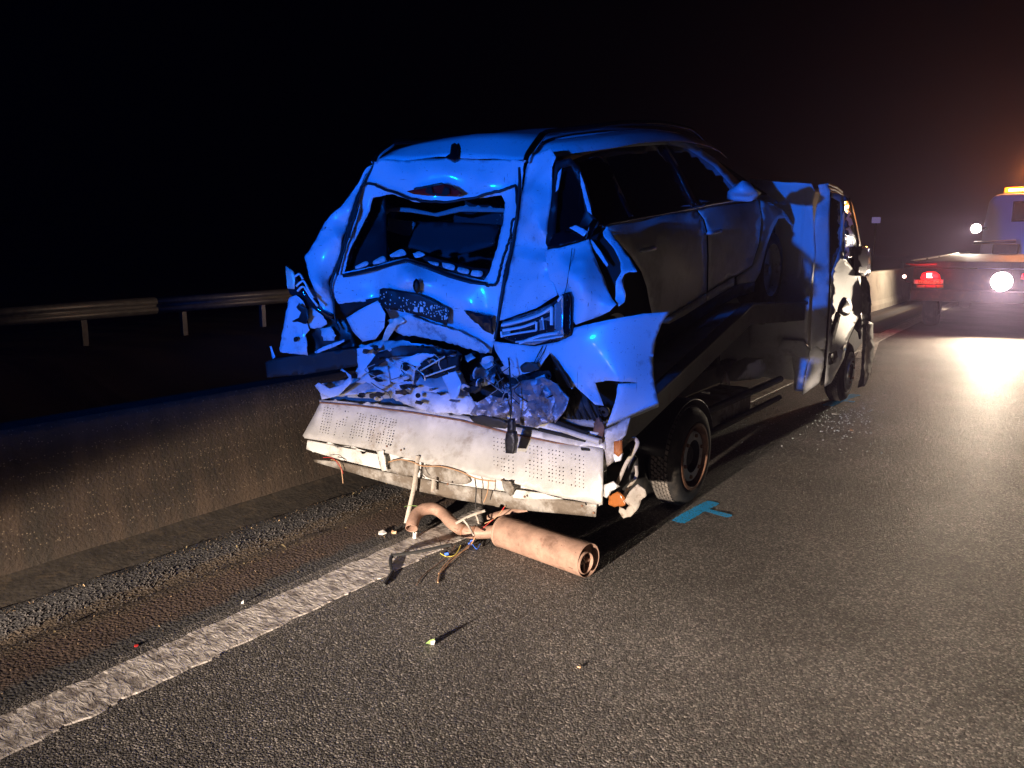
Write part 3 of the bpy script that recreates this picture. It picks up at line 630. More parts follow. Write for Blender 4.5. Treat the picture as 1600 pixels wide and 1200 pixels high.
patch('lower_flange', [(800, 765, 3.265), (845, 770, 3.262), (880, 780, 3.262), (835, 780, 3.262), (802, 778, 3.262)], 'white_enamel', TK, axis='Y', step=6, amp=.003)
for px, py in ((605, 697), (627, 703), (820, 776), (910, 790), (928, 801), (785, 750), (700, 756)):
    h = PY(px, py, 3.235); MB().lathe([(0, .007), (-.006, .006), (-.007, .001)], h, (0, 1, 0), 8).build('rivet', 'rust_steel', TK)
patch('torn_clip', [(588, 705, 3.24), (600, 704, 3.24), (602, 722, 3.24), (605, 735, 3.24), (598, 736, 3.24), (592, 722, 3.25)], 'white_enamel', TK, axis='Y', step=4, amp=.01, sc=20, torn=1)
patch('torn_clip', [(783, 750, 3.23), (800, 752, 3.23), (803, 766, 3.23), (797, 776, 3.23), (788, 768, 3.24)], 'alu_skirt', TK, axis='Y', step=4, amp=.012, sc=20, torn=1)
patch('pressure_strip', [(736, 626, 3.40), (850, 655, 3.40), (880, 666, 3.40), (935, 676, 3.40), (935, 690, 3.39), (850, 672, 3.39), (760, 648, 3.40)], 'white_enamel', TK, axis='Y', step=7, amp=.004)
# side members near the right rear corner
MB().tube([PY(858, 664, 3.37), PY(905, 680, 3.36), PY(938, 690, 3.35)], .016, 10).build('tie_bar', 'alu', TK, smooth=40)
MB().tube([PY(880, 655, 3.47), PY(915, 660, 3.45), PY(946, 664, 3.44)], .022, 10).build('tie_bar', 'alu_skirt', TK, smooth=40)
for a, b in (((842, 671), (914, 688)), ((858, 655), (918, 678))):
    MB().tube([PY(*a, 3.385), PY((a[0] + b[0]) / 2, (a[1] + b[1]) / 2, 3.38), PY(*b, 3.375)], .011, 6).build('deck_slot', 'shadow_hole', TK)
o = patch('slot_hole', [(907, 699, 3.36), (920, 701, 3.36), (921, 705, 3.36), (910, 705, 3.36)], 'shadow_hole', TK, axis='Y', step=4, curve=True)
# hanging strut, short strap, cables
def bar(name, pts, r, m, parent, axis=3.24, flat=1.0, n=8, k=5): return MB().tube(catmull([PY(px, py, a[0] if a else axis) for px, py, *a in pts], k), r, n, flat=flat).build(name, m, parent, smooth=50)
bar('hanging_strut', [(653, 712), (650, 740), (645, 770), (637, 805), (630, 838, 3.22)], .0125, 'strap', TK, flat=.5)
bar('hanging_strap', [(678, 748), (676, 768)], .011, 'strap', TK, flat=.4)
bar('cable', [(607, 722), (625, 718), (645, 722), (660, 728), (690, 729), (720, 737), (745, 748), (775, 752)], .004, 'wire_tan', TK, 3.23)
bar('cable', [(742, 748), (744, 765), (743, 785), (744, 796)], .0035, 'wire_black', TK, 3.225)
bar('cable', [(763, 750), (762, 768), (756, 785)], .003, 'wire_tan', TK, 3.225)
bar('cable', [(655, 730), (660, 742), (664, 746)], .003, 'wire_black', TK, 3.225)
bar('cable', [(517, 718), (530, 722), (534, 738), (536, 755)], .003, 'wire_tan', TK, 3.26)
bar('cable', [(505, 715), (520, 716), (532, 730), (536, 740)], .002, 'wire_red', TK, 3.255)
bar('cable', [(790, 790), (780, 803), (770, 812), (757, 818)], .0025, 'wire_tan', TK, 3.28)
bar('cable', [(788, 792), (785, 797)], .003, 'wire_red', TK, 3.275)
# black plug hanging in front of the plate
bar('cable', [(795, 560, 3.30), (797, 590, 3.26), (799, 625, 3.22), (798, 650, 3.22), (797, 672, 3.215)], .004, 'wire_black', TK)
patch('cable_plug', [(791, 676, 3.21), (803, 675, 3.21), (805, 690, 3.21), (802, 709, 3.21), (790, 708, 3.21), (789, 688, 3.21)], 'black_plastic', TK, axis='Y', step=5, thick=.03, amp=.002)
patch('cable_plug', [(794, 655, 3.21), (801, 655, 3.21), (802, 676, 3.21), (792, 676, 3.21)], 'black_plastic', TK, axis='Y', step=5, thick=.025, amp=.002)
# corner: bent lamp bracket, amber lamps, torn ends
patch('corner_bracket', [(944, 672, 3.40), (962, 664, 3.42), (975, 655, 3.44), (985, 652, 3.44), (978, 680, 3.42), (966, 692, 3.40), (960, 720, 3.38), (950, 728, 3.36), (943, 712, 3.38)], 'alu_skirt', TK, axis='Y', step=6, amp=.012, sc=12, thick=.004)
patch('corner_housing', [(946, 728, 3.57), (968, 722, 3.58), (985, 700, 3.60), (998, 716, 3.60), (999, 730, 3.60), (985, 752, 3.58), (965, 770, 3.56), (948, 762, 3.55)], 'dark_steel', TK, axis='Y', step=6, amp=.02, sc=12, thick=.004)
side_lamp = patch('side_marker_lamp', [(959, 690, 3.355), (971, 688, 3.36), (972, 708, 3.36), (966, 714, 3.355), (959, 708, 3.35)], 'amber', TK, axis='Y', step=4, thick=.02)
patch('lamp_base', [(957, 710, 3.362), (972, 709, 3.366), (969, 720, 3.364), (961, 722, 3.36)], 'white_enamel', TK, axis='Y', step=4, thick=.02)
bar('bent_stay', [(981, 690, 3.54), (990, 685, 3.52), (996, 692, 3.51), (990, 706, 3.50), (978, 725, 3.49), (968, 748, 3.48), (962, 760, 3.47)], .010, 'strap', TK, flat=.5)
bar('bent_stay', [(994, 728, 3.52), (994, 745, 3.50), (980, 765, 3.48), (975, 778, 3.47)], .009, 'strap', TK, flat=.4)
patch('broken_lamp', [(950, 775, 3.315), (964, 769, 3.31), (975, 778, 3.31), (976, 790, 3.31), (960, 793, 3.31), (951, 788, 3.31)], 'amber', TK, axis='Y', step=4, amp=.012, sc=20, thick=.015, torn=1)
patch('torn_corner', [(976, 782, 3.30), (985, 768, 3.31), (996, 757, 3.32), (1008, 765, 3.33), (1009, 775, 3.33), (1000, 783, 3.32), (997, 795, 3.31), (985, 808, 3.30), (974, 811, 3.30), (966, 800, 3.30), (967, 792, 3.31), (978, 798, 3.31), (984, 790, 3.31)], 'strap', TK, axis='Y', step=4, amp=.014, sc=16, thick=.004, torn=.8)
patch('torn_flap', [(944, 757, 3.28), (958, 752, 3.28), (968, 760, 3.29), (955, 768, 3.28), (948, 778, 3.27), (942, 775, 3.27)], 'alu', TK, axis='Y', step=4, amp=.012, sc=18, thick=.003, torn=.8)
MB().lathe([(0, .02), (-.02, .03), (-.03, .03), (-.03, .01)], PY(947, 640, 3.46), (0, 1, .3), 12).build('pulley', 'dark_steel', TK)
patch('latch', [(930, 655, 3.42), (938, 650, 3.42), (944, 668, 3.41), (940, 690, 3.38), (930, 690, 3.38), (926, 675, 3.40)], 'rust_steel', TK, axis='Y', step=4, amp=.012, sc=20, thick=.01)
# inner filler behind the rear end so no daylight shows through
MB().box((-4.0, 3.46, .34), (-2.0, 3.56, .58)).build('rear_cross_member', 'dark_steel', TK, bevel=.006)
bar('underrun_link', [(762, 808, 3.40), (790, 800, 3.42), (825, 795, 3.44)], .018, 'muffler_steel', TK, flat=.5)
MB().lathe([(0, .05), (.12, .05), (.13, .001)], (-2.45, 3.55, .20), (1, 0, 0), 16).build('differential', 'dark_steel', TK)

# ---------------- cab, pushed in from behind
CX = -1.88
cabp = [(7.12, .46), (7.06, 1.2), (7.10, 2.06), (7.26, 2.17), (7.7, 2.21), (8.3, 2.17), (8.55, 2.08), (9.15, 1.45), (9.75, 1.28), (9.98, 1.12), (10.05, .55), (9.5, .45)]
V = [(x, y, z) for x in (-3.9, -1.95) for y, z in cabp]; n = len(cabp)
mk('cab_shell', V, [(i, (i + 1) % n, n + (i + 1) % n, n + i) for i in range(n)] + [tuple(range(n)), tuple(range(2 * n - 1, n - 1, -1))], 'van_paint', TK, bevel=.03)
patch('rear_wall', [(1170, 280, 7.04), (1225, 284, 7.04), (1266, 287, 7.03), (1272, 300, 7.03), (1268, 320, 7.05), (1270, 360, 7.05), (1272, 400, 7.05), (1268, 440, 7.04), (1264, 500, 7.03), (1262, 540, 7.04), (1240, 545, 7.05), (1170, 545, 7.05)], 'van_paint', TK, axis='Y', step=8, amp=.05, sc=3, thick=.004, ctrl=[(1245, 330, 7.10), (1255, 420, 7.09), (1220, 380, 7.08)])
def cabY(px): return 7.03 + (px - 1262) * .004 if px < 1297 else 7.17 + (px - 1297) * .014 if px < 1320 else 7.49 + (px - 1320) * .05
def side(name, out, m, parent=TK, **k):
    """cab skin: the buckled flank turns its face to the rear up to the door, then runs forward along the van"""
    k.setdefault('step', 5)
    if k.pop('flank', 0): return patch(name, [(a, b, (c[0] if c else CX)) for a, b, *c in out], m, parent, axis='X', **k)
    if 'ctrl' in k: k['ctrl'] = [(a, b, cabY(a) - (c - CX)) for a, b, c in k['ctrl']]
    return patch(name, [(a, b, cabY(a) - ((c[0] if c else CX) - CX)) for a, b, *c in out], m, parent, axis='Y', **k)
side('corner_pillar', [(1278, 289, -1.95), (1290, 287, -1.93), (1297, 297, -1.92), (1296, 350, -1.88), (1296, 420, -1.87), (1294, 470, -1.87), (1291, 520, -1.87), (1289, 546, -1.87), (1266, 545, -1.90), (1268, 500, -1.90), (1270, 450, -1.90), (1273, 400, -1.91), (1272, 350, -1.91), (1276, 320, -1.93), (1281, 305, -1.95)], 'van_paint', amp=.008, sc=6, ctrl=[(1284, 340, -1.86), (1283, 440, -1.85), (1280, 510, -1.86)], thick=.003)
side('sill_corner', [(1266, 545, -1.90), (1276, 541, -1.87), (1288, 550, -1.87), (1287, 575, -1.86), (1280, 598, -1.86), (1263, 611, -1.87), (1253, 618, -1.88), (1258, 590, -1.89)], 'van_paint', amp=.012, sc=9, ctrl=[(1270, 580, -1.84)], thick=.003)
patch('step_panel', [(1237, 558, 7.00), (1260, 552, 7.00), (1264, 560, 7.00), (1258, 580, 7.0), (1254, 612, 7.0), (1240, 610, 7.0), (1241, 585, 7.0), (1238, 570, 7.0)], 'white_enamel', TK, axis='Y', step=5, amp=.01, sc=10)
patch('step_box', [(1215, 543, 6.95), (1222, 530, 6.95), (1255, 533, 6.97), (1263, 545, 6.97), (1261, 560, 6.97), (1230, 555, 6.95), (1213, 552, 6.95)], 'white_enamel', TK, axis='Y', step=5, amp=.01, sc=8, thick=.05)
side('door_seam', [(1296, 300, -1.94), (1299, 300, -1.94), (1299, 430, -1.94), (1297, 480, -1.94), (1292, 545, -1.94), (1286, 602, -1.94), (1282, 602, -1.94), (1289, 545, -1.94), (1294, 480, -1.94), (1296, 430, -1.94)], 'shadow_hole', thick=.002)
door = side('door', [(1299, 427), (1312, 388), (1318, 330, -1.92), (1321, 405), (1338, 428), (1346, 455), (1346, 488), (1336, 505), (1323, 535), (1318, 560), (1298, 598), (1288, 604), (1292, 560), (1297, 500)], 'van_paint', amp=.0, thick=.004, kern='lin', label='white van door with deep crease and black handle')
side('window_frame', [(1297, 300, -1.97), (1312, 303, -1.97), (1319, 306, -1.97), (1319, 400), (1312, 400), (1313, 330, -1.94), (1312, 315, -1.96), (1298, 308, -1.96)], 'van_paint', thick=.004)
side('window_glass', [(1297, 308, -1.95), (1312, 315, -1.95), (1313, 335, -1.93), (1312, 388, -1.88), (1299, 428, -1.875), (1297, 425, -1.875)], 'tinted_glass', thick=.004)
side('quarter_glass', [(1319, 306, -1.97), (1326, 312, -1.96), (1332, 335, -1.94), (1337, 372, -1.90), (1338, 405, -1.88), (1320, 405, -1.88)], 'clear_lens', thick=.004, amp=.001, sc=14)
side('front_pillar', [(1326, 309, -1.96), (1331, 322, -1.95), (1338, 352, -1.92), (1344, 385, -1.89), (1340, 388, -1.885), (1335, 352, -1.915), (1329, 326, -1.945)], 'black_plastic', thick=.01)
for k in range(4):
    yz = [(1293 + .6 * k, 288 + k * 5.5), (1306, 292 + k * 5), (1316, 300 + k * 4)]
    MB().tube([PX(a, b, -2.0 + .02 * k) for a, b in yz], .012, 6).build('roof_rib', 'galvanised', TK, smooth=50)
side('door_handle', [(1312, 472, -1.82), (1318, 464, -1.82), (1326, 470, -1.82), (1328, 482, -1.82), (1322, 494, -1.82), (1312, 490, -1.83), (1308, 486, -1.84)], 'black_plastic', thick=.02, curve=True)
side('door_moulding', [(1308, 487, -1.845), (1314, 492, -1.845), (1302, 538, -1.845), (1297, 545, -1.845), (1298, 520, -1.845)], 'black_plastic', thick=.012)
side('sill_moulding', [(1298, 553, -1.845), (1322, 538, -1.845), (1322, 546, -1.845), (1300, 566, -1.845)], 'alu_skirt', thick=.02)
side('sill_cap', [(1297, 552, -1.84), (1303, 554, -1.84), (1302, 568, -1.84), (1298, 570, -1.84)], 'black_plastic', thick=.02)
side('wheel_arch', [(1336, 505, -1.86), (1346, 486, -1.86), (1349, 510, -1.86), (1345, 530, -1.85), (1343, 520, -1.86), (1336, 512, -1.86), (1327, 530, -1.86), (1324, 545, -1.86), (1322, 536, -1.86)], 'black_plastic', flank=1, thick=.02)
mir = side('door_mirror', [(1341, 385, -1.72), (1354, 384, -1.72), (1360, 392, -1.72), (1360, 424, -1.72), (1354, 432, -1.72), (1342, 430, -1.72)], 'gloss_black', flank=1, thick=.08, curve=False)
side('mirror_arm', [(1318, 390, -1.80), (1332, 384, -1.80), (1343, 388, -1.78), (1343, 428, -1.78), (1330, 432, -1.80), (1319, 426, -1.80)], 'black_plastic', flank=1, thick=.06, amp=.01, sc=12)
bar('mirror_edge', [(1358, 386, 9.55), (1361, 400, 9.55), (1361, 420, 9.55), (1356, 432, 9.55)], .006, 'chrome', TK)
wing = side('torn_wing', [(1345, 428, -1.78), (1354, 432, -1.74), (1360, 447, -1.72), (1362, 470, -1.70), (1361, 500, -1.70), (1363, 530, -1.70), (1364, 556, -1.70), (1360, 585, -1.72), (1350, 604, -1.76), (1340, 606, -1.80), (1346, 575, -1.82), (1349, 540, -1.84), (1349, 505, -1.85), (1346, 470, -1.86)], 'black_plastic', torn=.6, amp=.006, sc=9, flank=1, thick=.01, label='torn dark front wing edge bent outward')
side('wing_liner', [(1354, 500, -1.69), (1364, 505, -1.69), (1365, 560, -1.69), (1358, 592, -1.70), (1350, 603, -1.72), (1353, 550, -1.71)], 'alu_skirt', flank=1, torn=.8, amp=.01, sc=9)

# ------------------------------------------------------------------ the wrecked white car on the deck
CAR = thing('wrecked_car', 'white estate car with its whole tail crushed in, nose up on the truck deck', 'car', (-2.97, 5.2, .9))
XC = -2.97
# roof shell
def rz(y):
    t = [(3.3, 2.02), (3.60, 2.135), (3.75, 2.215), (3.95, 2.275), (4.5, 2.385), (5.0, 2.445), (5.5, 2.475), (5.85, 2.465), (6.05, 2.43)]
    for (a, za), (b, zb) in zip(t, t[1:]):
        if a <= y <= b: return za + (zb - za) * (y - a) / (b - a)
    return t[0][1] if y < t[0][0] else t[-1][1]
edge = [PR(px, py, 0) for px, py in ((592, 249), (606, 248), (622, 251), (640, 250), (662, 247), (684, 244), (706, 245), (728, 247), (750, 248), (772, 247), (794, 249), (812, 249), (824, 248))]
V = []; F = []; nu = len(edge); st = [0, .05, .12, .22, .36, .55, .8, 1.1, 1.4, 1.7, 2.0, 2.25, 2.42]
for j, s in enumerate(st):
    for i, e in enumerate(edge):
        u = i / (nu - 1); hw = .47 + .11 * min(1, s / .6) - .05 * max(0, (s - 1.6) / .8); xx = e.x * (1 - min(1, s / .5)) + (XC - hw + 2 * hw * u) * min(1, s / .5)
        y = e.y + s + (.25 - .25 * u) * 0; crown = .055 * (1 - (2 * u - 1) ** 2)
        z0 = rz(3.62 + s) + crown * min(1, s / .3 + .3); k = min(1, s / .12)
        z = e.z * (1 - k) + z0 * k
        p = Vector((xx, y, z + (.034 * math.exp(-((s - .14) / .16) ** 2) if s > .01 else 0)))
        if s < .7: p.z += crum(p, .016, 5, 2) * (1 - s / .7) * min(1, s / .05)
        V.append(p)
for j in range(len(st) - 1):
    for i in range(nu - 1): F.append((j * nu + i, j * nu + i + 1, (j + 1) * nu + i + 1, (j + 1) * nu + i))
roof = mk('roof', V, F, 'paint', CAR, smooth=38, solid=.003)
RFR = [V[j * nu + nu - 1] for j in range(len(st))]; RFL = [V[j * nu] for j in range(len(st))]
# cant rail: from the roof edge down to the window tops, both sides
for sgn, R0 in ((1, RFR), (-1, RFL)):
    VV = []; FF = []
    for j, p in enumerate(R0):
        wx = min(.16, .03 + .5 * st[j]); VV += [p + Vector((sgn * -.004, 0, -.002)), p + Vector((sgn * wx * .55, 0, -.028)), p + Vector((sgn * wx, 0, -.085))]
    for j in range(len(R0) - 1):
        for k in range(2): FF.append((3 * j + k, 3 * j + k + 1, 3 * j + 4 + k, 3 * j + 3 + k))
    mk('cant_rail', VV, FF, 'paint', CAR, smooth=40, solid=.003)
    rp = [p + Vector((sgn * .012, 0, .022)) for p in R0]
    rp = [rp[1] + Vector((0, -.05, -.02))] + [q + Vector((0, 0, .02)) for q in rp[2:11]] + [rp[11] + Vector((0, 0, -.01))]
    MB().tube(catmull(rp, 3), .018, 8).build('roof_rail', 'gloss_black', CAR, smooth=50)
    MB().tube(catmull([rp[0] + Vector((0, -.03, -.05)), rp[0], rp[1]], 4), .021, 8).build('rail_end', 'chrome', CAR, smooth=50)
fb = PR(707, 236, .05)
fin = patch('antenna_fin', [(695, 246, -.03), (703, 240, -.03), (705, 226, .02), (711, 223, .03), (716, 228, .03), (716, 247, -.02), (710, 250, -.03)], 'gloss_black', CAR, axis='R', step=4, thick=.03, curve=False)
# ---- tailgate
hole = [(581, 308, .03), (612, 303, .03), (648, 316, .03), (690, 318, .03), (740, 310, .03), (784, 306, .02), (789, 318, .02), (786, 345, .02), (777, 390, .01), (766, 424, .01), (757, 438, .01), (735, 434, .01), (700, 424, .02), (664, 412, .03), (634, 402, .0), (600, 411, .02), (565, 420, .03), (538, 425, .03), (545, 400, .03), (560, 360, .03), (574, 325, .03)]
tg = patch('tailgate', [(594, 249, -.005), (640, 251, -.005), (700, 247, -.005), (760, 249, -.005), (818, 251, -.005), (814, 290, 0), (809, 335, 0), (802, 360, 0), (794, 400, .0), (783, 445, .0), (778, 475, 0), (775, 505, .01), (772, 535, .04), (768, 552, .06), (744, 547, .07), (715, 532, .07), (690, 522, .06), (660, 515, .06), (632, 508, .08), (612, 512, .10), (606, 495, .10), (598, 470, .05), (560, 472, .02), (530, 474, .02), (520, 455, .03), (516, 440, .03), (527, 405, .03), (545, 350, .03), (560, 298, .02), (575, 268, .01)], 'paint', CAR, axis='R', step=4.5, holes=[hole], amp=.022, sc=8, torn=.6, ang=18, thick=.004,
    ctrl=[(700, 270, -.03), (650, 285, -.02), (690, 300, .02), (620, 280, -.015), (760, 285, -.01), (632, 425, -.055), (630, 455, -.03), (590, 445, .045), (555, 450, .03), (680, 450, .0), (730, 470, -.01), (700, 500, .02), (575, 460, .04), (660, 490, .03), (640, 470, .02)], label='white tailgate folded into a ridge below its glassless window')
def R(name, out, m, parent=CAR, **k):
    k.setdefault('axis', 'R'); k.setdefault('step', 5); return patch(name, out, m, parent, **k)
# rubber seal around the window opening, wavy where the glass tore out
def seal(name, pts, r, m='rubber_seal', parent=CAR, d=-.012, jit=0.0, flat=1, k=5, n=7):
    rn = random.Random(len(pts)); P = catmull([PR(px, py, (q[0] if q else d)) for px, py, *q in pts], k)
    if jit: P = [p + Vector((rn.uniform(-jit, jit), 0, rn.uniform(-jit, jit))) for p in P]
    return MB().tube(P, r, n, flat=flat).build(name, m, parent, smooth=60)
seal('window_seal', [(527, 430), (533, 405), (545, 365), (556, 325), (563, 298), (568, 289), (580, 287), (598, 294), (622, 303), (650, 312), (690, 316), (730, 311), (768, 302), (792, 294), (806, 292), (808, 315), (808, 338), (801, 345), (797, 370), (789, 395), (782, 420), (776, 442), (768, 446), (760, 445)], .0085, parent=tg, d=-.004, jit=.004)
seal('window_seal', [(548, 352), (555, 340), (558, 326), (551, 345), (546, 372)], .006, parent=tg, d=-.006)
seal('tailgate_gap', [(812, 262), (812, 290), (808, 338), (804, 360), (800, 385), (795, 410), (788, 440), (782, 475), (778, 505), (774, 530)], .010, parent=tg, d=.0)
seal('tailgate_gap', [(586, 254), (572, 280), (560, 305), (545, 352), (530, 405), (519, 438), (517, 455), (522, 475), (524, 500), (530, 515)], .0075, parent=tg, d=.004)
# torn glass crumbs still in the frame
gc = MB(); rg = random.Random(9)
for _ in range(150):
    s = rg.choice([((538, 424), (575, 325)), ((758, 437), (788, 320)), ((566, 420), (630, 403)), ((778, 440), (800, 360)), ((525, 435), (522, 470))]); t = rg.random()
    p = PR(s[0][0] + (s[1][0] - s[0][0]) * t + rg.uniform(-6, 6), s[0][1] + (s[1][1] - s[0][1]) * t + rg.uniform(-3, 3), -.03); q = rg.uniform(.002, .005)
    gc.add([p, p + Vector((q, 0, 0)), p + Vector((0, q * .6, q)), p + Vector((q * .6, -q, q * .4))], [(0, 1, 2), (0, 1, 3), (1, 2, 3), (0, 2, 3)])
for _ in range(60):
    p = PR(rg.uniform(784, 890), rg.uniform(462, 538), -.075); q = rg.uniform(.002, .006)
    gc.add([p, p + Vector((q, 0, 0)), p + Vector((0, q * .6, q)), p + Vector((q * .6, -q, q * .4))], [(0, 1, 2), (0, 1, 3), (1, 2, 3), (0, 2, 3)])
gc.build('glass_crumbs', 'glass_chip', tg, kind='stuff')
# high brake lamp in its torn slot
R('brake_lamp_slot', [(635, 299, -.045), (660, 293, -.05), (688, 286, -.05), (706, 290, -.05), (722, 302, -.04), (712, 307, -.035), (668, 306, -.03), (645, 303, -.035)], 'red_lens', tg, thick=.006, step=4)
R('lamp_trim', [(668, 292, -.062), (674, 291, -.062), (676, 301, -.055), (690, 303, -.055), (694, 292, -.062), (702, 294, -.062), (703, 303, -.055), (696, 306, -.052), (672, 304, -.052), (664, 300, -.055)], 'shadow_hole', tg, thick=.004, step=3)
R('lamp_trim', [(646, 294, -.058), (690, 285, -.062), (695, 287, -.062), (684, 290, -.062), (648, 297, -.058)], 'black_plastic', tg, thick=.004, step=3)
# dark torn trim along the sill of the window, with pale inner tabs
R('sill_trim', [(534, 428, .0), (565, 422, .0), (600, 413, -.01), (634, 404, -.04), (668, 414, -.01), (702, 427, -.01), (738, 437, -.01), (760, 441, -.01), (760, 446, -.018), (735, 443, -.018), (700, 433, -.018), (664, 419, -.02), (634, 408, -.05), (600, 418, -.018), (565, 427, -.01), (536, 433, -.008)], 'rubber_seal', tg, thick=.006, step=4)
R('inner_trim', [(652, 396, .03), (700, 408, .03), (740, 418, .03), (768, 420, .03), (762, 436, .02), (735, 432, .02), (700, 422, .02), (664, 408, .03)], 'black_plastic', tg, thick=.006, step=5, amp=.008, sc=20)
for a in ([(555, 416), (572, 408), (574, 414), (557, 420)], [(583, 408), (598, 400), (602, 408), (584, 413)], [(609, 398), (627, 389), (634, 398), (612, 402)], [(645, 396), (655, 393), (664, 398), (650, 403)], [(668, 408), (684, 410), (684, 415), (674, 413)], [(691, 410), (709, 414), (708, 422), (693, 418)], [(716, 417), (732, 421), (730, 428), (715, 424)], [(738, 422), (753, 424), (751, 432), (736, 430)]):
    R('inner_tab', [(x, y, -.003) for x, y in a], 'inner_paint', tg, thick=.004, step=4, curve=True)
# emblem, plate carrier
R('emblem', [(646, 440, -.058), (650, 435, -.058), (654, 438, -.058), (656, 446, -.056), (655, 456, -.05), (651, 459, -.05), (647, 454, -.052), (645, 447, -.056)], 'gloss_black', tg, thick=.008, step=3)
R('emblem_ring', [(648, 443, -.068), (651, 439, -.068), (653, 445, -.067), (652, 455, -.062), (649, 452, -.064)], 'dark_steel', tg, thick=.004, step=2)
pl = R('plate_carrier', [(594, 452, -.03), (600, 450, -.03), (650, 458, -.045), (680, 471, -.035), (702, 483, -.03), (703, 488, -.03), (699, 507, -.02), (680, 502, -.02), (650, 492, -.03), (616, 484, -.03), (590, 480, -.02), (590, 470, -.025), (594, 464, -.03)], 'black_plastic', tg, thick=.006, step=4, amp=.008, sc=14, torn=.5, label='torn black number plate carrier with scraps of the plate')
pc = MB(); rp_ = random.Random(21)
bpy.context.view_layer.update()
for _ in range(130):
    px = rp_.choice([rp_.uniform(594, 640), rp_.uniform(630, 702), rp_.uniform(655, 702)]); py = 452 + (px - 594) * .26 + rp_.uniform(2, 32 if px < 640 else 22)
    h = surf_hit(pl, px, py)
    if not h: continue
    p = h[0] + Vector((0, -.0025, 0)); s = rp_.uniform(.002, .006)
    pc.add([p + Vector((-s * rp_.uniform(.3, 1), 0, -s)), p + Vector((s, 0, -s * rp_.uniform(.3, 1.3))), p + Vector((s * .6, 0, s * rp_.uniform(.5, 1.5))), p + Vector((-s, 0, s * rp_.uniform(.1, 1)))], [(0, 1, 2, 3)])
for x0 in (648, 657):
    p = [surf_hit(pl, a, b) for a, b in ((x0, 479), (x0 + 5, 480), (x0 + 5, 488), (x0 - 1, 487))]
    if all(p): pc.add([q[0] + Vector((0, -.003, 0)) for q in p], [(0, 1, 2, 3)])
pc.build('plate_scraps', 'white_chip', pl, kind='stuff')
# lower left corner of the tailgate, folded out; scraped area under the plate
R('tailgate_flap', [(541, 497, .0), (560, 485, -.01), (590, 470, -.03), (602, 490, -.03), (600, 512, -.02), (586, 530, .0), (566, 534, .02), (552, 518, .01)], 'paint', CAR, amp=.008, sc=8, step=5)
R('scraped_panel', [(606, 500, .02), (640, 490, -.02), (662, 500, -.02), (700, 512, -.01), (740, 528, .0), (766, 548, .0), (760, 553, .02), (720, 541, .02), (690, 533, .02), (655, 527, .02), (630, 525, .02), (614, 515, .03)], 'scuffed', CAR, amp=.016, sc=16, step=4, torn=1.2)
R('dark_recess', [(530, 474, .03), (560, 470, .03), (594, 464, .03), (590, 470, .03), (550, 488, .04), (540, 496, .04), (532, 484, .04)], 'black_plastic', CAR, step=5)
R('torn_trim', [(604, 512, -.02), (612, 500, -.03), (626, 495, -.03), (634, 502, -.03), (628, 506, -.03), (620, 508, -.02), (612, 522, -.01), (605, 532, 0), (596, 534, 0)], 'satin_trim', CAR, step=4, amp=.01, sc=18)
# ---- left quarter (far side)
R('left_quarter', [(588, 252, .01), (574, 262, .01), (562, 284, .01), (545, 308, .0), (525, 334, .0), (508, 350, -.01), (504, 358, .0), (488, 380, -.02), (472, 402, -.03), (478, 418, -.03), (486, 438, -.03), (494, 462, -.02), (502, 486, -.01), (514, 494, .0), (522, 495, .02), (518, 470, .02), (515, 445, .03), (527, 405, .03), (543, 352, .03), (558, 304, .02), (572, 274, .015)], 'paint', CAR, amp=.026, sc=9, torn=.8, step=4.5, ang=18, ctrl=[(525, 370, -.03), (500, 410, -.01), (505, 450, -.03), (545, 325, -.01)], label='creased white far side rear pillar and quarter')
R('torn_sliver', [(508, 349, -.01), (520, 334, -.01), (518, 345, -.02), (507, 358, -.02)], 'rubber_seal', CAR, step=4)
# broken left lamp and bumper corner
R('left_lamp', [(446, 416, -.05), (461, 428, -.06), (468, 446, -.05), (480, 462, -.04), (500, 486, -.03), (520, 494, .0), (516, 500, .0), (496, 496, -.02), (470, 474, -.04), (452, 458, -.05), (447, 440, -.05)], 'smoked_lens', CAR, amp=.012, sc=14, step=5, thick=.02)
R('lamp_shard', [(446, 415, -.07), (458, 424, -.075), (461, 432, -.07), (460, 452, -.065), (449, 451, -.065)], 'satin_trim', CAR, step=5, thick=.004)
for pts in ([(463, 447), (474, 439), (482, 453), (490, 466)], [(465, 455), (474, 448), (484, 462), (496, 478)], [(461, 432), (468, 428), (473, 436)]):
    seal('lamp_tube', [(a, b, -.075) for a, b in pts], .007, 'light_tube', CAR, k=4)
R('bumper_corner', [(452, 466, -.06), (462, 462, -.07), (472, 470, -.07), (476, 480, -.06), (468, 486, -.06), (470, 500, -.05), (480, 505, -.05), (484, 516, -.05), (476, 524, -.05), (480, 540, -.06), (479, 556, -.06), (458, 552, -.06), (436, 551, -.05), (436, 536, -.05), (442, 512, -.05), (446, 488, -.06)], 'paint', CAR, amp=.018, sc=12, torn=1.2, step=5, label='broken white bumper corner with ragged edges')
R('bumper_fragment', [(482, 478, -.03), (494, 485, -.03), (506, 494, -.02), (510, 506, -.02), (500, 512, -.02), (486, 512, -.03), (482, 498, -.03)], 'paint', CAR, amp=.012, sc=16, torn=1.4, step=4)
R('bumper_fragment', [(491, 550, -.03), (505, 542, -.03), (538, 530, -.01), (538, 534, -.01), (520, 543, -.02), (494, 553, -.03)], 'paint', CAR, amp=.006, step=4, torn=.5)
R('bumper_fragment', [(500, 514, .0), (516, 510, .0), (526, 524, .0), (522, 532, .0), (508, 532, .0)], 'scuffed', CAR, amp=.016, sc=18, torn=1.5, step=4)
R('bumper_fragment', [(421, 541, -.04), (424, 541, -.04), (430, 558, -.04), (426, 561, -.04)], 'paint', CAR, step=4)
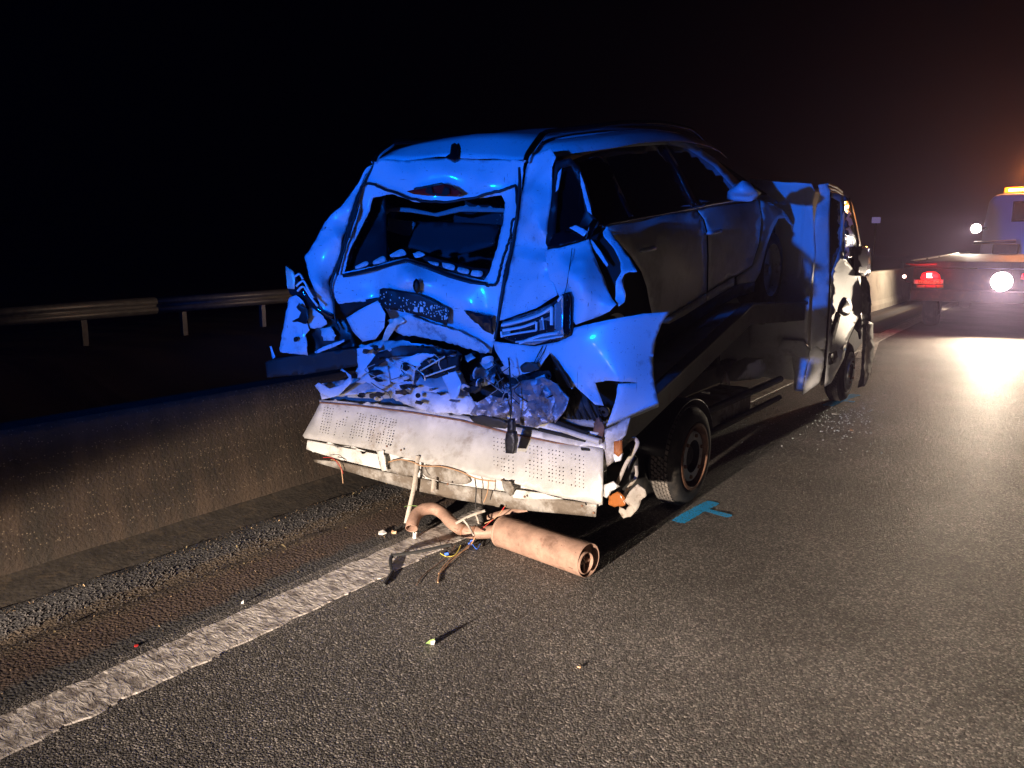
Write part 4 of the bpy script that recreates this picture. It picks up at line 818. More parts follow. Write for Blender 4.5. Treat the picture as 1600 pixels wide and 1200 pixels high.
R('bumper_clip', [(456, 502, -.075), (466, 496, -.08), (470, 488, -.08), (464, 480, -.08), (468, 474, -.08), (480, 482, -.075), (484, 496, -.075), (478, 506, -.075), (470, 504, -.075)], 'black_plastic', CAR, amp=.012, sc=18, torn=1.4, step=4)
R('bumper_hole', [(459, 528, -.075), (463, 526, -.075), (466, 530, -.075), (463, 534, -.075), (459, 533, -.075)], 'shadow_hole', CAR, step=4, curve=True)
R('torn_core', [(470, 470, .02), (520, 496, .03), (540, 500, .05), (560, 540, .06), (556, 566, .06), (500, 570, .03), (480, 560, .0), (475, 520, .0)], 'black_plastic', CAR, amp=.03, sc=12, step=6, torn=1)
R('bumper_beam', [(416, 566, -.06), (430, 560, -.06), (556, 545, .0), (566, 562, .02), (560, 572, .02), (470, 586, -.04), (418, 590, -.06)], 'dark_steel', CAR, amp=.008, sc=8, step=6, thick=.05, label='bent dark bumper beam sticking out to the side')
# ---- right quarter: C pillar, buckled side, lamp, bumper cover
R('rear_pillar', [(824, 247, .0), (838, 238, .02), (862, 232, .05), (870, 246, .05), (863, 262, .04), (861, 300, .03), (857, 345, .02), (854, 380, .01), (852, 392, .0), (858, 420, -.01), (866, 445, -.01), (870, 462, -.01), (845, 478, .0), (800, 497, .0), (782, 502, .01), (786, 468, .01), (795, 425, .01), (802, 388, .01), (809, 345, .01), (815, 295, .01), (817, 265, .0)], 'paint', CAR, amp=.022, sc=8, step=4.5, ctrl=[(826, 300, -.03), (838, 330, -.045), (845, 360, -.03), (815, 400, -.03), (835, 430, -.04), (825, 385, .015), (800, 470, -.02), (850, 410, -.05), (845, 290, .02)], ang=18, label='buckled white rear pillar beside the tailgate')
R('side_window_frame', [(868, 252, .05), (892, 247, .12), (905, 262, .18), (918, 295, .22), (925, 335, .25), (936, 348, .28), (930, 358, .28), (905, 372, .16), (880, 384, .06), (856, 388, .0), (853, 380, .0), (859, 330, .02), (863, 285, .04)], 'rubber_seal', CAR, step=6, holes=[[(874, 264, .07), (893, 259, .14), (908, 292, .20), (914, 330, .22), (906, 350, .20), (868, 366, .03), (870, 320, .04)]], thick=.012, amp=.006, sc=12)
R('quarter_glass', [(872, 262, .10), (896, 257, .16), (918, 300, .26), (920, 350, .26), (866, 372, .06), (868, 320, .07)], 'tinted_glass', CAR, step=6, amp=.012, sc=12)
R('window_trim', [(906, 268, .17), (912, 285, .19), (922, 320, .22), (925, 336, .23), (918, 330, .21), (908, 292, .19)], 'paint', CAR, step=4)
R('window_trim', [(868, 300, .04), (872, 270, .05), (878, 262, .06), (876, 275, .06), (872, 296, .05)], 'paint', CAR, step=4)
R('twisted_trim', [(915, 372, .08), (920, 352, .10), (926, 342, .12), (934, 344, .14), (930, 354, .12), (924, 368, .10), (918, 376, .08)], 'chrome', CAR, step=4, amp=.008, sc=20)
R('twisted_trim', [(890, 356, .06), (900, 352, .08), (918, 362, .10), (912, 370, .09), (900, 362, .08)], 'paint', CAR, step=4, amp=.008)
R('crushed_seal', [(856, 386, -.012), (862, 368, .0), (884, 360, .05), (904, 362, .10), (912, 374, .09), (890, 380, .04), (872, 386, .0)], 'gloss_black', CAR, step=4, amp=.014, sc=20)
rq = R('right_quarter', [(853, 392, .0), (872, 388, -.01), (900, 380, .05), (917, 374, .10), (924, 392, .11), (934, 412, .13), (943, 432, .14), (950, 452, .14), (957, 468, .13), (963, 476, .12), (950, 488, .08), (925, 498, .04), (900, 508, .0), (895, 500, -.01), (894, 466, -.01), (882, 458, -.015), (872, 464, -.01), (860, 440, -.015)], 'paint', CAR, amp=.026, sc=9, step=4.2, ctrl=[(880, 410, -.03), (895, 430, -.05), (892, 405, .01), (915, 420, .02), (930, 455, .05), (905, 460, -.03), (915, 485, .0)], ang=18, label='crumpled white right rear wing')
seal('crease_line', [(894, 388, .02), (891, 410, -.02), (888, 430, -.05), (885, 448, -.05), (882, 458, -.04)], .002, 'dark_steel', rq)
R('arch_flange', [(948, 352, .26), (960, 372, .27), (975, 392, .28), (990, 412, .28), (997, 424, .26), (985, 424, .24), (978, 428, .22), (973, 438, .21), (977, 460, .20), (975, 472, .18), (966, 479, .14), (960, 468, .15), (963, 440, .17), (972, 424, .20), (970, 410, .22), (958, 388, .23), (942, 368, .22), (938, 355, .24)], 'paint', CAR, amp=.014, sc=9, step=5, torn=.4)
R('arch_rim', [(920, 378, .14), (924, 374, .14), (938, 392, .15), (950, 414, .16), (948, 417, .16), (934, 398, .15)], 'paint', CAR, step=4)
R('arch_void', [(922, 372, .20), (945, 358, .28), (972, 395, .30), (975, 425, .28), (972, 476, .24), (950, 466, .22), (938, 420, .2)], 'underbody', CAR, step=6)
# lamp
lampo = R('tail_lamp', [(781, 512, -.01), (786, 500, -.02), (806, 495, -.03), (834, 487, -.035), (860, 475, -.04), (878, 460, -.04), (888, 457, -.03), (893, 464, -.015), (894, 500, -.015), (893, 522, -.02), (884, 529, -.035), (860, 535, -.04), (832, 540, -.04), (808, 538, -.03), (790, 530, -.02), (782, 524, -.01)], 'smoked_lens', CAR, step=5, thick=.04, ctrl=[(840, 510, -.055), (870, 500, -.06)], label='smoked tail lamp with stepped clear light tubes')
for pts, r_ in ([[(784, 508), (815, 501), (842, 492), (862, 480)], .0065], [[(862, 480), (862, 508)], .006], [[(786, 516), (815, 511), (836, 504)], .006], [[(838, 503), (838, 516)], .004], [[(784, 525), (812, 520), (838, 516)], .0045], [[(846, 500), (848, 497), (850, 515)], .003], [[(812, 536), (845, 524), (872, 520)], .006], [[(872, 470), (878, 462)], .006], [[(783, 518), (784, 527)], .004], [[(806, 534), (850, 530), (880, 525)], .004]):
    seal('light_tube', [(a, b, -.068) for a, b in pts], r_ * 1.5, 'light_tube', lampo, k=4, flat=.7)
for fc in ([(785, 503), (820, 495), (860, 477), (862, 486), (822, 503), (786, 512)], [(800, 536), (850, 521), (864, 519), (872, 526), (835, 539)], [(842, 500), (860, 494), (860, 512), (842, 517)], [(784, 514), (798, 512), (798, 524), (785, 526)], [(866, 516), (880, 514), (881, 523), (868, 526)]):
    R('lens_facet', [(x, y, -.060) for x, y in fc], 'clear_lens', lampo, step=4, amp=.008, sc=30, ang=15)
R('reflector_bowl', [(866, 477, -.066), (880, 462, -.06), (880, 520, -.06), (866, 514, -.07)], 'clear_lens', lampo, step=4, amp=.006, sc=20)
R('lamp_edge', [(882, 458, -.05), (889, 457, -.045), (893, 466, -.035), (893, 520, -.035), (887, 527, -.045), (881, 522, -.055)], 'gloss_black', lampo, step=4, thick=.03)
R('inner_lamp', [(724, 485, -.02), (735, 487, -.03), (768, 494, -.03), (769, 523, -.02), (756, 516, -.02), (748, 506, -.02), (742, 504, -.02), (732, 494, -.02)], 'smoked_lens', tg, step=4, torn=.5, thick=.02, amp=.006, sc=16)
# bumper cover sprung out sideways
bc = patch('bumper_cover', [(770, 533, 3.42), (800, 537, 3.40), (835, 541, 3.37), (872, 534, 3.34), (894, 524, 3.33), (897, 512, 3.34), (930, 504, 3.36), (965, 497, 3.40), (1005, 490, 3.48), (1046, 487, 3.58), (1034, 505, 3.56), (1025, 530, 3.54), (1021, 560, 3.53), (1022, 590, 3.52), (1026, 615, 3.52), (1029, 631, 3.52), (990, 648, 3.45), (948, 665, 3.38), (954, 648, 3.38), (962, 622, 3.38), (966, 600, 3.38), (998, 598, 3.45), (966, 596, 3.375), (946, 595, 3.37), (930, 598, 3.36), (936, 615, 3.38), (943, 634, 3.38), (930, 632, 3.36), (908, 612, 3.34), (898, 603, 3.33), (893, 608, 3.32), (880, 590, 3.32), (868, 566, 3.32), (858, 552, 3.32), (850, 562, 3.33), (840, 578, 3.34), (812, 586, 3.36), (798, 590, 3.38), (790, 578, 3.38), (780, 560, 3.39), (773, 548, 3.41)], 'paint', CAR, axis='Y', step=7, thick=.004, amp=.006, sc=5, torn=.4, ctrl=[(930, 560, 3.35), (980, 540, 3.42), (1000, 570, 3.46), (850, 545, 3.33)], label='large white bumper cover sprung out sideways and torn at its foot')
patch('torn_edge', [(858, 551, 3.31), (870, 566, 3.30), (884, 588, 3.29), (894, 606, 3.29), (889, 606, 3.31), (876, 584, 3.32), (866, 568, 3.32)], 'dark_steel', bc, axis='Y', step=4)
patch('cover_lip', [(1029, 629, 3.51), (1029, 636, 3.56), (948, 669, 3.42), (948, 663, 3.37)], 'paint', bc, axis='Y', step=6)
patch('torn_hole_back', [(928, 596, 3.50), (968, 594, 3.60), (968, 640, 3.6), (935, 640, 3.5)], 'underbody', bc, axis='Y', step=6)
# ---- crushed rear floor and crash metal
FL = [(556, 540, .06), (600, 532, .04), (655, 536, .04), (700, 546, .06), (720, 560, .10), (716, 580, .08), (728, 600, .04), (735, 622, .0), (725, 640, -.02), (690, 648, .02), (650, 640, .04), (618, 624, .03), (590, 612, .02), (586, 596, .03), (562, 594, .04), (558, 580, .06), (566, 560, .05)]
R('rear_panel', FL, 'inner_paint', CAR, amp=.03, sc=17, step=3.6, torn=1.2, ang=24, ctrl=[(610, 545, -.02), (640, 560, .10), (690, 570, .13), (630, 590, -.02), (660, 600, -.03), (600, 580, .08), (690, 620, -.03)], label='crumpled bare rear body panel with round holes')
R('torn_sheet', [(556, 545, .0), (575, 540, -.02), (585, 545, -.02), (580, 552, -.01), (592, 560, .0), (577, 582, .0), (558, 592, .0), (560, 570, .0)], 'paint', CAR, amp=.02, sc=14, step=4, torn=1)
R('dark_fold', [(572, 572, -.02), (590, 552, -.02), (625, 540, -.02), (670, 542, -.02), (715, 548, .0), (700, 556, .0), (650, 556, -.01), (612, 558, -.02), (592, 572, -.02), (578, 585, -.02)], 'black_plastic', CAR, amp=.02, sc=12, step=5)
R('dark_box', [(648, 570, -.04), (690, 560, -.06), (716, 556, -.04), (716, 580, -.04), (690, 586, -.06), (660, 593, -.05), (652, 580, -.04)], 'underbody', CAR, amp=.02, sc=14, step=4, thick=.05)
for a in ([(657, 579), (695, 557)], [(665, 588), (712, 572)]): seal('folded_edge', [(x, y, -.085) for x, y in a], .005, 'satin_trim', CAR, k=2)
def oval(name, cx, cy, rx, ry, d, m): R(name, [(cx + rx * math.cos(t * math.pi / 5), cy + ry * math.sin(t * math.pi / 5), d) for t in range(10)], m, CAR, step=4)
oval('panel_hole', 633, 573, 7, 7, -.07, 'shadow_hole'); oval('panel_hole', 632, 589, 8, 5, -.085, 'satin_trim'); oval('panel_hole', 632, 589, 5, 3, -.095, 'paint'); oval('panel_hole', 653, 618, 4, 4, -.09, 'shadow_hole'); oval('panel_hole', 587, 544, 4, 5, -.06, 'shadow_hole'); oval('panel_hole', 660, 542, 3, 4, -.06, 'shadow_hole'); oval('panel_hole', 648, 604, 5, 2.5, -.09, 'shadow_hole')
R('panel_bracket', [(607, 577, -.05), (622, 562, -.06), (650, 553, -.07), (684, 554, -.07), (660, 564, -.06), (648, 580, -.06), (646, 600, -.05), (625, 600, -.05), (610, 596, -.05)], 'paint', CAR, amp=.022, sc=14, step=4, torn=.8)
R('panel_bracket', [(690, 588, -.05), (712, 580, -.06), (722, 600, -.07), (716, 624, -.08), (706, 622, -.08), (700, 605, -.06)], 'paint', CAR, amp=.012, sc=12, step=4)
R('panel_bracket', [(585, 575, -.03), (606, 572, -.05), (611, 600, -.05), (590, 612, -.04), (580, 600, -.02), (574, 596, -.02), (568, 600, -.01), (556, 598, .0)], 'inner_paint', CAR, amp=.022, sc=14, step=4, torn=.8)
R('hook_strip', [(491, 603, -.02), (497, 598, -.03), (515, 607, -.04), (530, 602, -.04), (545, 590, -.03), (540, 582, -.03), (531, 579, -.02), (534, 576, -.02), (548, 586, -.03), (550, 596, -.04), (540, 606, -.05), (528, 618, -.05), (515, 622, -.05), (500, 614, -.04)], 'paint', CAR, amp=.008, sc=10, step=4, thick=.005)
R('floor_edge', [(498, 600, .08), (560, 590, .1), (600, 605, .05), (590, 614, .02), (530, 618, .0), (503, 624, .0)], 'inner_paint', CAR, amp=.01, sc=8, step=5)
R('floor_sheet', [(618, 622, -.02), (650, 612, -.03), (700, 615, -.03), (735, 620, -.02), (746, 636, -.04), (735, 650, -.06), (700, 646, -.05), (660, 642, -.04)], 'inner_paint', CAR, amp=.024, sc=18, step=3.6, torn=1, ang=24)
# silencer box of the car, flattened, and heat shield
R('heat_shield', [(796, 606, -.10), (812, 596, -.12), (850, 590, -.12), (872, 600, -.10), (876, 620, -.09), (868, 645, -.10), (862, 660, -.11), (835, 668, -.12), (805, 662, -.12), (796, 640, -.12)], 'silver_foil', CAR, amp=.022, sc=34, step=4, ang=22, torn=.8, label='crumpled embossed foil heat shield')
R('heat_shield', [(734, 648, -.10), (742, 630, -.11), (765, 618, -.11), (790, 622, -.12), (798, 640, -.13), (790, 655, -.13), (770, 650, -.13), (750, 655, -.12)], 'silver_foil', CAR, amp=.02, sc=34, step=4, ang=22)
R('silencer_mouth', [(733, 652, -.12), (750, 649, -.13), (780, 654, -.14), (798, 664, -.14), (790, 670, -.13), (760, 666, -.12), (740, 660, -.12)], 'dark_steel', CAR, amp=.01, step=4)
R('silencer_flange', [(855, 605, -.11), (868, 600, -.12), (888, 622, -.10), (884, 640, -.10), (868, 660, -.12), (862, 640, -.12), (866, 622, -.12)], 'silver_foil', CAR, amp=.02, sc=14, step=4)
for i in range(26):
    rr_ = random.Random(100 + i); cx = rr_.uniform(728, 862); cy = 552 + (cx - 728) * .22 + rr_.uniform(0, 62); s = rr_.uniform(7, 17); nn_ = rr_.choice([4, 5, 6]); a0 = rr_.uniform(0, 6)
    R('crash_fragment', [(cx + s * rr_.uniform(.5, 1.2) * math.cos(a0 + t * 6.283 / nn_), cy + s * .75 * rr_.uniform(.5, 1.2) * math.sin(a0 + t * 6.283 / nn_), -.05 + rr_.uniform(-.07, .06)) for t in range(nn_)], rr_.choice(['paint', 'inner_paint', 'silver_foil', 'scuffed', 'black_plastic', 'dark_steel', 'underbody']), CAR, amp=.03, sc=16, step=4, torn=1, ang=22)
for i in range(24):
    rr_ = random.Random(300 + i); cx = rr_.uniform(560, 730); cy = 548 + (cx - 560) * .12 + rr_.uniform(0, 72); s = rr_.uniform(5, 14); nn_ = rr_.choice([4, 5, 6]); a0 = rr_.uniform(0, 6)
    R('crash_fragment', [(cx + s * rr_.uniform(.4, 1.5) * math.cos(a0 + t * 6.283 / nn_), cy + s * .6 * rr_.uniform(.4, 1.2) * math.sin(a0 + t * 6.283 / nn_), -.06 + rr_.uniform(-.05, .05)) for t in range(nn_)], rr_.choice(['underbody', 'black_plastic', 'inner_paint', 'scuffed', 'dark_steel', 'silver_foil']), CAR, amp=.025, sc=18, step=3.5, torn=1, ang=20)
for i in range(7):
    rr_ = random.Random(400 + i); x0 = rr_.uniform(575, 700); y0 = rr_.uniform(548, 600)
    seal('torn_wire', [(x0, y0, -.08), (x0 + rr_.uniform(-16, 22), y0 + 8, -.12), (x0 + rr_.uniform(-10, 34), y0 + 16, -.13), (x0 + rr_.uniform(-24, 40), y0 + 24, -.11)], .0028, rr_.choice(['wire_black', 'wire_black', 'strap', 'satin_trim']), CAR, k=4, n=5)
for i in range(9):
    rr_ = random.Random(200 + i); x0 = rr_.uniform(770, 830); y0 = rr_.uniform(555, 600)
    seal('torn_wire', [(x0, y0, -.10), (x0 + rr_.uniform(-14, 14), y0 + 14, -.14), (x0 + rr_.uniform(-20, 20), y0 + 28, -.14), (x0 + rr_.uniform(-24, 24), y0 + 44, -.12)], .0025, rr_.choice(['wire_black', 'wire_black', 'strap']), CAR, k=4, n=5)
seal('torn_wire', [(850, 538, -.06), (842, 552, -.1), (834, 568, -.1)], .003, 'wire_black', CAR); seal('torn_wire', [(856, 537, -.06), (846, 556, -.1), (836, 572, -.1)], .003, 'wire_black', CAR)
R('wire_loom', [(818, 572, -.11), (826, 564, -.12), (838, 566, -.12), (842, 576, -.12), (832, 582, -.12), (820, 580, -.11)], 'dark_steel', CAR, amp=.03, sc=18, step=4)
patch('crushed_core', [(560, 545, 3.55), (760, 550, 3.62), (900, 600, 3.6), (940, 640, 3.6), (930, 665, 3.55), (860, 665, 3.5), (760, 650, 3.5), (600, 615, 3.45)], 'underbody', CAR, axis='Y', step=12, amp=.05, sc=8)
# ---- right side: doors, glass, fender
SXX = -2.05
def S(name, out, m, parent=CAR, **k):
    k.setdefault('axis', 'X'); k.setdefault('step', 8); return patch(name, [(a, b, (c[0] if c else SXX)) for a, b, *c in out], m, parent, **k)
def wheelq(cy, cz, name_):
    o = Vector((-2.06, cy, cz)); ax = Vector((1, 0, 0))
    wh = MB().lathe([(0, .22), (.006, .26), (-.01, .31), (-.05, .335), (-.18, .335), (-.22, .31), (-.22, .22)], o, ax, 56, (0, 1, 0)).build('wheel', 'tyre', CAR, smooth=40)
    MB().lathe([(0, .222), (-.02, .21), (-.06, .20), (-.06, .05), (-.02, .04), (-.02, .001)], o, ax, 40, (0, 1, 0)).build('rim', 'grey_hub', wh, smooth=40); return wh
rt = PX(945, 640, -2.10); 
tb = MB()
wheelq(3.85, deckz(3.85) + .30, 'r'); wheelq(6.62, deckz(6.62) + .30, 'f')
bpy.context.view_layer.update()
for wy in (3.85, 6.62):
    MB().lathe([(0, .22), (.0, .31), (.05, .335), (.18, .335), (.22, .31)], (-3.88, wy, deckz(wy) + .30), (1, 0, 0), 40).build('wheel', 'tyre', CAR, smooth=40)
# exposed tread of the rear wheel
patch('exposed_tyre', [(872, 604, 3.46), (890, 606, 3.44), (905, 610, 3.43), (925, 628, 3.43), (943, 640, 3.45), (946, 662, 3.47), (930, 663, 3.46), (905, 660, 3.45), (885, 656, 3.45), (876, 640, 3.45)], 'tyre', CAR, axis='Y', step=5, amp=.006, thick=.03, ctrl=[(905, 635, 3.40)])
for k in range(5):
    x0 = 884 + k * 11; patch('tyre_groove', [(x0, 610 + k * 5, 3.405), (x0 + 2.2, 611 + k * 5, 3.405), (x0 + 13, 655 + k, 3.405), (x0 + 10, 655 + k, 3.405)], 'shadow_hole', CAR, axis='Y', step=5)
rd_ = S('rear_door', [(938, 352, -2.09), (1000, 341, -2.09), (1085, 326, -2.09), (1098, 343), (1104, 365, -2.03), (1105, 400, -2.03), (1104, 458), (1068, 480), (1032, 502), (1020, 492), (1015, 470), (1011, 448), (1003, 425), (985, 398), (962, 372)], 'dusty_paint', ctrl=[(1040, 372, -2.02), (1040, 400, -2.02), (1050, 440, -2.04)], amp=.001, thick=.004, label='white rear door, dusty and unlit')
fd_ = S('front_door', [(1088, 325, -2.09), (1140, 317, -2.09), (1185, 312, -2.09), (1190, 340, -2.04), (1186, 380, -2.03), (1175, 415, -2.04), (1150, 432), (1107, 457), (1108, 400, -2.03), (1107, 365, -2.03), (1101, 343)], 'dusty_paint', ctrl=[(1140, 350, -2.02), (1140, 380, -2.02)], amp=.001, thick=.004, label='white front door')
S('door_trim', [(1030, 505, -2.035), (1068, 482, -2.035), (1104, 459, -2.035), (1104, 471, -2.035), (1068, 494, -2.035), (1045, 506, -2.035)], 'satin_trim', rd_, thick=.012)
S('door_trim', [(1106, 458, -2.035), (1148, 432, -2.035), (1147, 446, -2.035), (1106, 470, -2.035)], 'satin_trim', fd_, thick=.012)
def handle(cx, cy, par):
    pts = [PX(cx - 11, cy + 2, -2.035), PX(cx - 9, cy, -1.995), PX(cx, cy - 1, -1.985), PX(cx + 9, cy - 3, -1.995), PX(cx + 11, cy - 3, -2.035)]
    MB().tube(catmull(pts, 4), .014, 8, flat=.7).build('handle', 'paint', par, smooth=50)
handle(1013, 391, rd_); handle(1116, 364, fd_)
S('rear_door_glass', [(905, 255, -2.26), (932, 240, -2.29), (980, 231, -2.29), (1034, 226, -2.29), (1060, 270, -2.20), (1087, 324, -2.09), (1000, 339, -2.09), (938, 350, -2.09), (920, 300, -2.17)], 'tinted_glass', thick=.005, step=10)
S('front_door_glass', [(1040, 226, -2.29), (1075, 233, -2.28), (1115, 260, -2.22), (1150, 298, -2.13), (1160, 310, -2.10), (1091, 323, -2.09), (1064, 268, -2.20)], 'tinted_glass', thick=.005, step=10)
S('window_pillar', [(1033, 226, -2.285), (1041, 226, -2.285), (1066, 268, -2.195), (1093, 323, -2.08), (1086, 325, -2.08), (1059, 270, -2.195)], 'gloss_black', thick=.006)
S('pillar_divider', [(940, 246, -2.275), (946, 245, -2.275), (990, 338, -2.08), (984, 339, -2.08)], 'gloss_black', thick=.006)
bl = S('belt_moulding', [(936, 349, -2.075), (1000, 338, -2.075), (1087, 322, -2.075), (1160, 309, -2.075), (1182, 306, -2.075), (1182, 310, -2.075), (1087, 327, -2.075), (1000, 343, -2.075), (938, 354, -2.075)], 'gloss_black', thick=.01)
S('front_pillar', [(1042, 224, -2.30), (1060, 212, -2.33), (1080, 222, -2.32), (1120, 250, -2.26), (1160, 288, -2.17), (1185, 310, -2.09), (1160, 311, -2.10), (1150, 297, -2.13), (1115, 259, -2.22), (1075, 232, -2.28)], 'paint', thick=.01)
mi = S('door_mirror', [(1150, 288, -1.98), (1160, 282, -1.90), (1172, 285, -1.87), (1178, 294, -1.87), (1172, 303, -1.89), (1158, 306, -1.95), (1150, 304, -2.0)], 'paint', thick=.08, step=5)
S('mirror_foot', [(1148, 303, -2.05), (1160, 303, -1.98), (1158, 310, -2.04), (1150, 312, -2.07)], 'gloss_black', mi, thick=.05, step=5)
fen = S('front_fender', [(1188, 311, -2.09), (1205, 317, -2.07), (1224, 328, -2.06), (1240, 352, -2.06), (1246, 372, -2.07), (1242, 378, -2.06), (1236, 352, -2.04), (1226, 341, -2.03), (1216, 342, -2.03), (1206, 362, -2.03), (1196, 392, -2.03), (1188, 425, -2.04), (1180, 440, -2.04), (1152, 445, -2.06), (1152, 433, -2.05), (1176, 415, -2.04), (1188, 380, -2.03), (1192, 340, -2.04)], 'dusty_paint', thick=.006, step=5, amp=.004, label='white front wing around the open wheel arch')
S('arch_liner', [(1188, 440, -2.20), (1196, 392, -2.20), (1214, 340, -2.20), (1232, 340, -2.20), (1246, 380, -2.20), (1250, 440, -2.20), (1240, 470, -2.20), (1200, 470, -2.20)], 'underbody', thick=.01)
S('liner_edge', [(1240, 395, -2.04), (1246, 398, -2.04), (1247, 425, -2.04), (1241, 446, -2.04), (1236, 448, -2.04), (1242, 425, -2.04)], 'inner_paint', fen, thick=.006, amp=.006, step=4)
S('sill', [(1030, 508, -2.06), (1068, 494, -2.06), (1147, 446, -2.06), (1180, 441, -2.07), (1178, 456, -2.09), (1147, 466, -2.09), (1100, 494, -2.09), (1050, 530, -2.09), (1030, 540, -2.09)], 'black_plastic', thick=.02)
# bodyshell core: dark closed volume between the skins (doors' inner faces, floor, bulkhead)
def lf(y): return 1.19 + .19 * (y - 4.4)
for xs_ in ((-2.14, -2.10), (-3.84, -3.80)): MB().hexa([(xs_[0], 3.75, lf(3.75) - .05), (xs_[1], 3.75, lf(3.75) - .05), (xs_[1], 6.2, lf(6.2) - .05), (xs_[0], 6.2, lf(6.2) - .05), (xs_[0], 3.75, lf(3.75) + .62), (xs_[1], 3.75, lf(3.75) + .62), (xs_[1], 6.2, lf(6.2) + .48), (xs_[0], 6.2, lf(6.2) + .48)]).build('door_inner', 'cloth', CAR)
MB().hexa([(-3.84, 3.62, lf(3.6) - .12), (-2.1, 3.62, lf(3.6) - .12), (-2.1, 6.3, lf(6.3) - .12), (-3.84, 6.3, lf(6.3) - .12), (-3.84, 3.62, lf(3.6) - .02), (-2.1, 3.62, lf(3.6) - .02), (-2.1, 6.3, lf(6.3) - .02), (-3.84, 6.3, lf(6.3) - .02)]).build('floor_pan', 'underbody', CAR)
for k, (x0, x1) in enumerate(((-3.62, -3.05), (-2.98, -2.32))):
    yy = 4.35; MB().hexa([(x0, yy, lf(yy) + .2), (x1, yy, lf(yy) + .2), (x1, yy + .16, lf(yy) + .2), (x0, yy + .16, lf(yy) + .2), (x0 + .03, yy - .12, lf(yy) + .72), (x1 - .03, yy - .12, lf(yy) + .72), (x1 - .03, yy + .0, lf(yy) + .72), (x0 + .03, yy + .0, lf(yy) + .72)]).build('seat_back', 'cloth', CAR, bevel=.04)
    MB().hexa([((x0 + x1) / 2 - .12, yy - .14, lf(yy) + .74), ((x0 + x1) / 2 + .12, yy - .14, lf(yy) + .74), ((x0 + x1) / 2 + .12, yy - .04, lf(yy) + .74), ((x0 + x1) / 2 - .12, yy - .04, lf(yy) + .74), ((x0 + x1) / 2 - .11, yy - .16, lf(yy) + .88), ((x0 + x1) / 2 + .11, yy - .16, lf(yy) + .88), ((x0 + x1) / 2 + .11, yy - .08, lf(yy) + .88), ((x0 + x1) / 2 - .11, yy - .08, lf(yy) + .88)]).build('headrest', 'cloth', CAR, bevel=.03)
R('headliner_edge', [(585, 336, .30), (606, 323, .30), (640, 325, .32), (680, 333, .32), (720, 322, .32), (795, 326, .30), (795, 331, .30), (720, 330, .32), (682, 338, .32), (640, 331, .32), (608, 329, .30), (590, 344, .30)], 'headliner', CAR, thick=.02, step=6)
R('parcel_shelf', [(600, 362, .45), (650, 345, .5), (780, 352, .5), (772, 380, .4), (700, 400, .35), (640, 385, .35), (604, 392, .35)], 'cloth', CAR, thick=.02, step=8, amp=.02)
R('pillar_trim', [(545, 420, .10), (560, 360, .12), (580, 312, .14), (600, 306, .14), (602, 340, .16), (604, 400, .12), (600, 412, .10)], 'black_plastic', CAR, thick=.02, step=6)
R('load_cover', [(606, 340, .38), (650, 348, .45), (640, 370, .42), (606, 360, .38)], 'headliner', CAR, thick=.01, step=6)
# windscreen, bonnet, firewall, left side panels
V = [(-3.46, 6.0, 2.42), (-2.48, 6.0, 2.42), (-2.14, 6.62, 2.10), (-3.80, 6.62, 2.10)]
mk('windscreen', V, [(0, 1, 2, 3)], 'tinted_glass', CAR, solid=.006)
V = [(-3.8, 6.62, 2.09), (-2.14, 6.62, 2.09), (-2.10, 6.86, 2.04), (-2.4, 6.98, 2.10), (-3.0, 7.0, 2.02), (-3.6, 6.96, 2.12), (-3.84, 6.86, 2.05)]
mk('bonnet', V, [tuple(range(7))], 'paint', CAR, solid=.006)
MB().box((-3.75, 6.55, 1.45), (-2.25, 6.95, 1.98)).build('engine_bay', 'underbody', CAR, bevel=.05)
for o in (rd_, fd_, fen): mirror_copy(o, XC)
for nm in ('rear_door_glass', 'front_door_glass', 'front_pillar', 'sill'):
    for o in list(CAR.children):
        if o.name == nm and o['_s'] if '_s' in o else o.name == nm: mirror_copy(o, XC); break

# ------------------------------------------------------------------ things on the road
# torn-off silencer with its swan-neck pipe
MF = thing('exhaust_silencer', 'rusty brown torn-off exhaust silencer with a curved pipe lying on the tarmac', 'exhaust', PZ(860, 880, 0))
a = PZ(783, 829, .085); b = PZ(912, 873, .092); ax = (b - a).normalized(); L = (b - a).length
def can(prof, n=56, sx=1.0): return MB().lathe(prof, a, ax, n)
body = can([(-.005, .03), (-.003, .062), (.0, .074), (.012, .086), (.03, .0885), (L * .5, .088), (L, .0885), (L + .03, .0885), (L + .032, .0865), (L + .03, .084), (L - .01, .083), (L - .012, .001)]).build('can', 'muffler_steel', MF, smooth=40)
can([(.006, .0855), (.010, .0905), (.018, .0915), (.024, .0885)]).build('end_seam', 'muffler_steel', body, smooth=40)
up = Vector((0, 0, 1)); sd = ax.cross(up).normalized(); up2 = sd.cross(ax)
MB().tube([a + ax * .02 - up2 * .078 - sd * .045, a + ax * (L + .02) - up2 * .078 - sd * .045], .008, 6).build('lock_seam', 'rust_steel', body)
c0 = a + ax * (L - .03) + sd * .026 - up2 * .005
MB().lathe([(0, .055), (.066, .058), (.07, .053), (.01, .05)], c0, ax, 32).build('outlet_tube', 'muffler_steel', body, smooth=40)
MB().hexa([c0 + ax * t + sd * x * .05 + up2 * z * .006 for z in (-1, 1) for t, x in ((.01, -1), (.01, 1), (.055, 1), (.055, -1))]).build('baffle', 'muffler_steel', body)
MB().hexa([c0 + ax * t + up2 * x * .05 + sd * z * .006 for z in (-1, 1) for t, x in ((.01, -1), (.01, 1), (.055, 1), (.055, -1))]).build('baffle', 'muffler_steel', body)
pp = [PZ(776, 830, .085), PZ(752, 832, .075), PZ(728, 830, .07), PZ(706, 817, .085), PZ(693, 803, .10), PZ(678, 795, .12), PZ(662, 796, .12), PZ(651, 804, .10), PZ(645, 816, .075), PZ(643, 826, .05)]
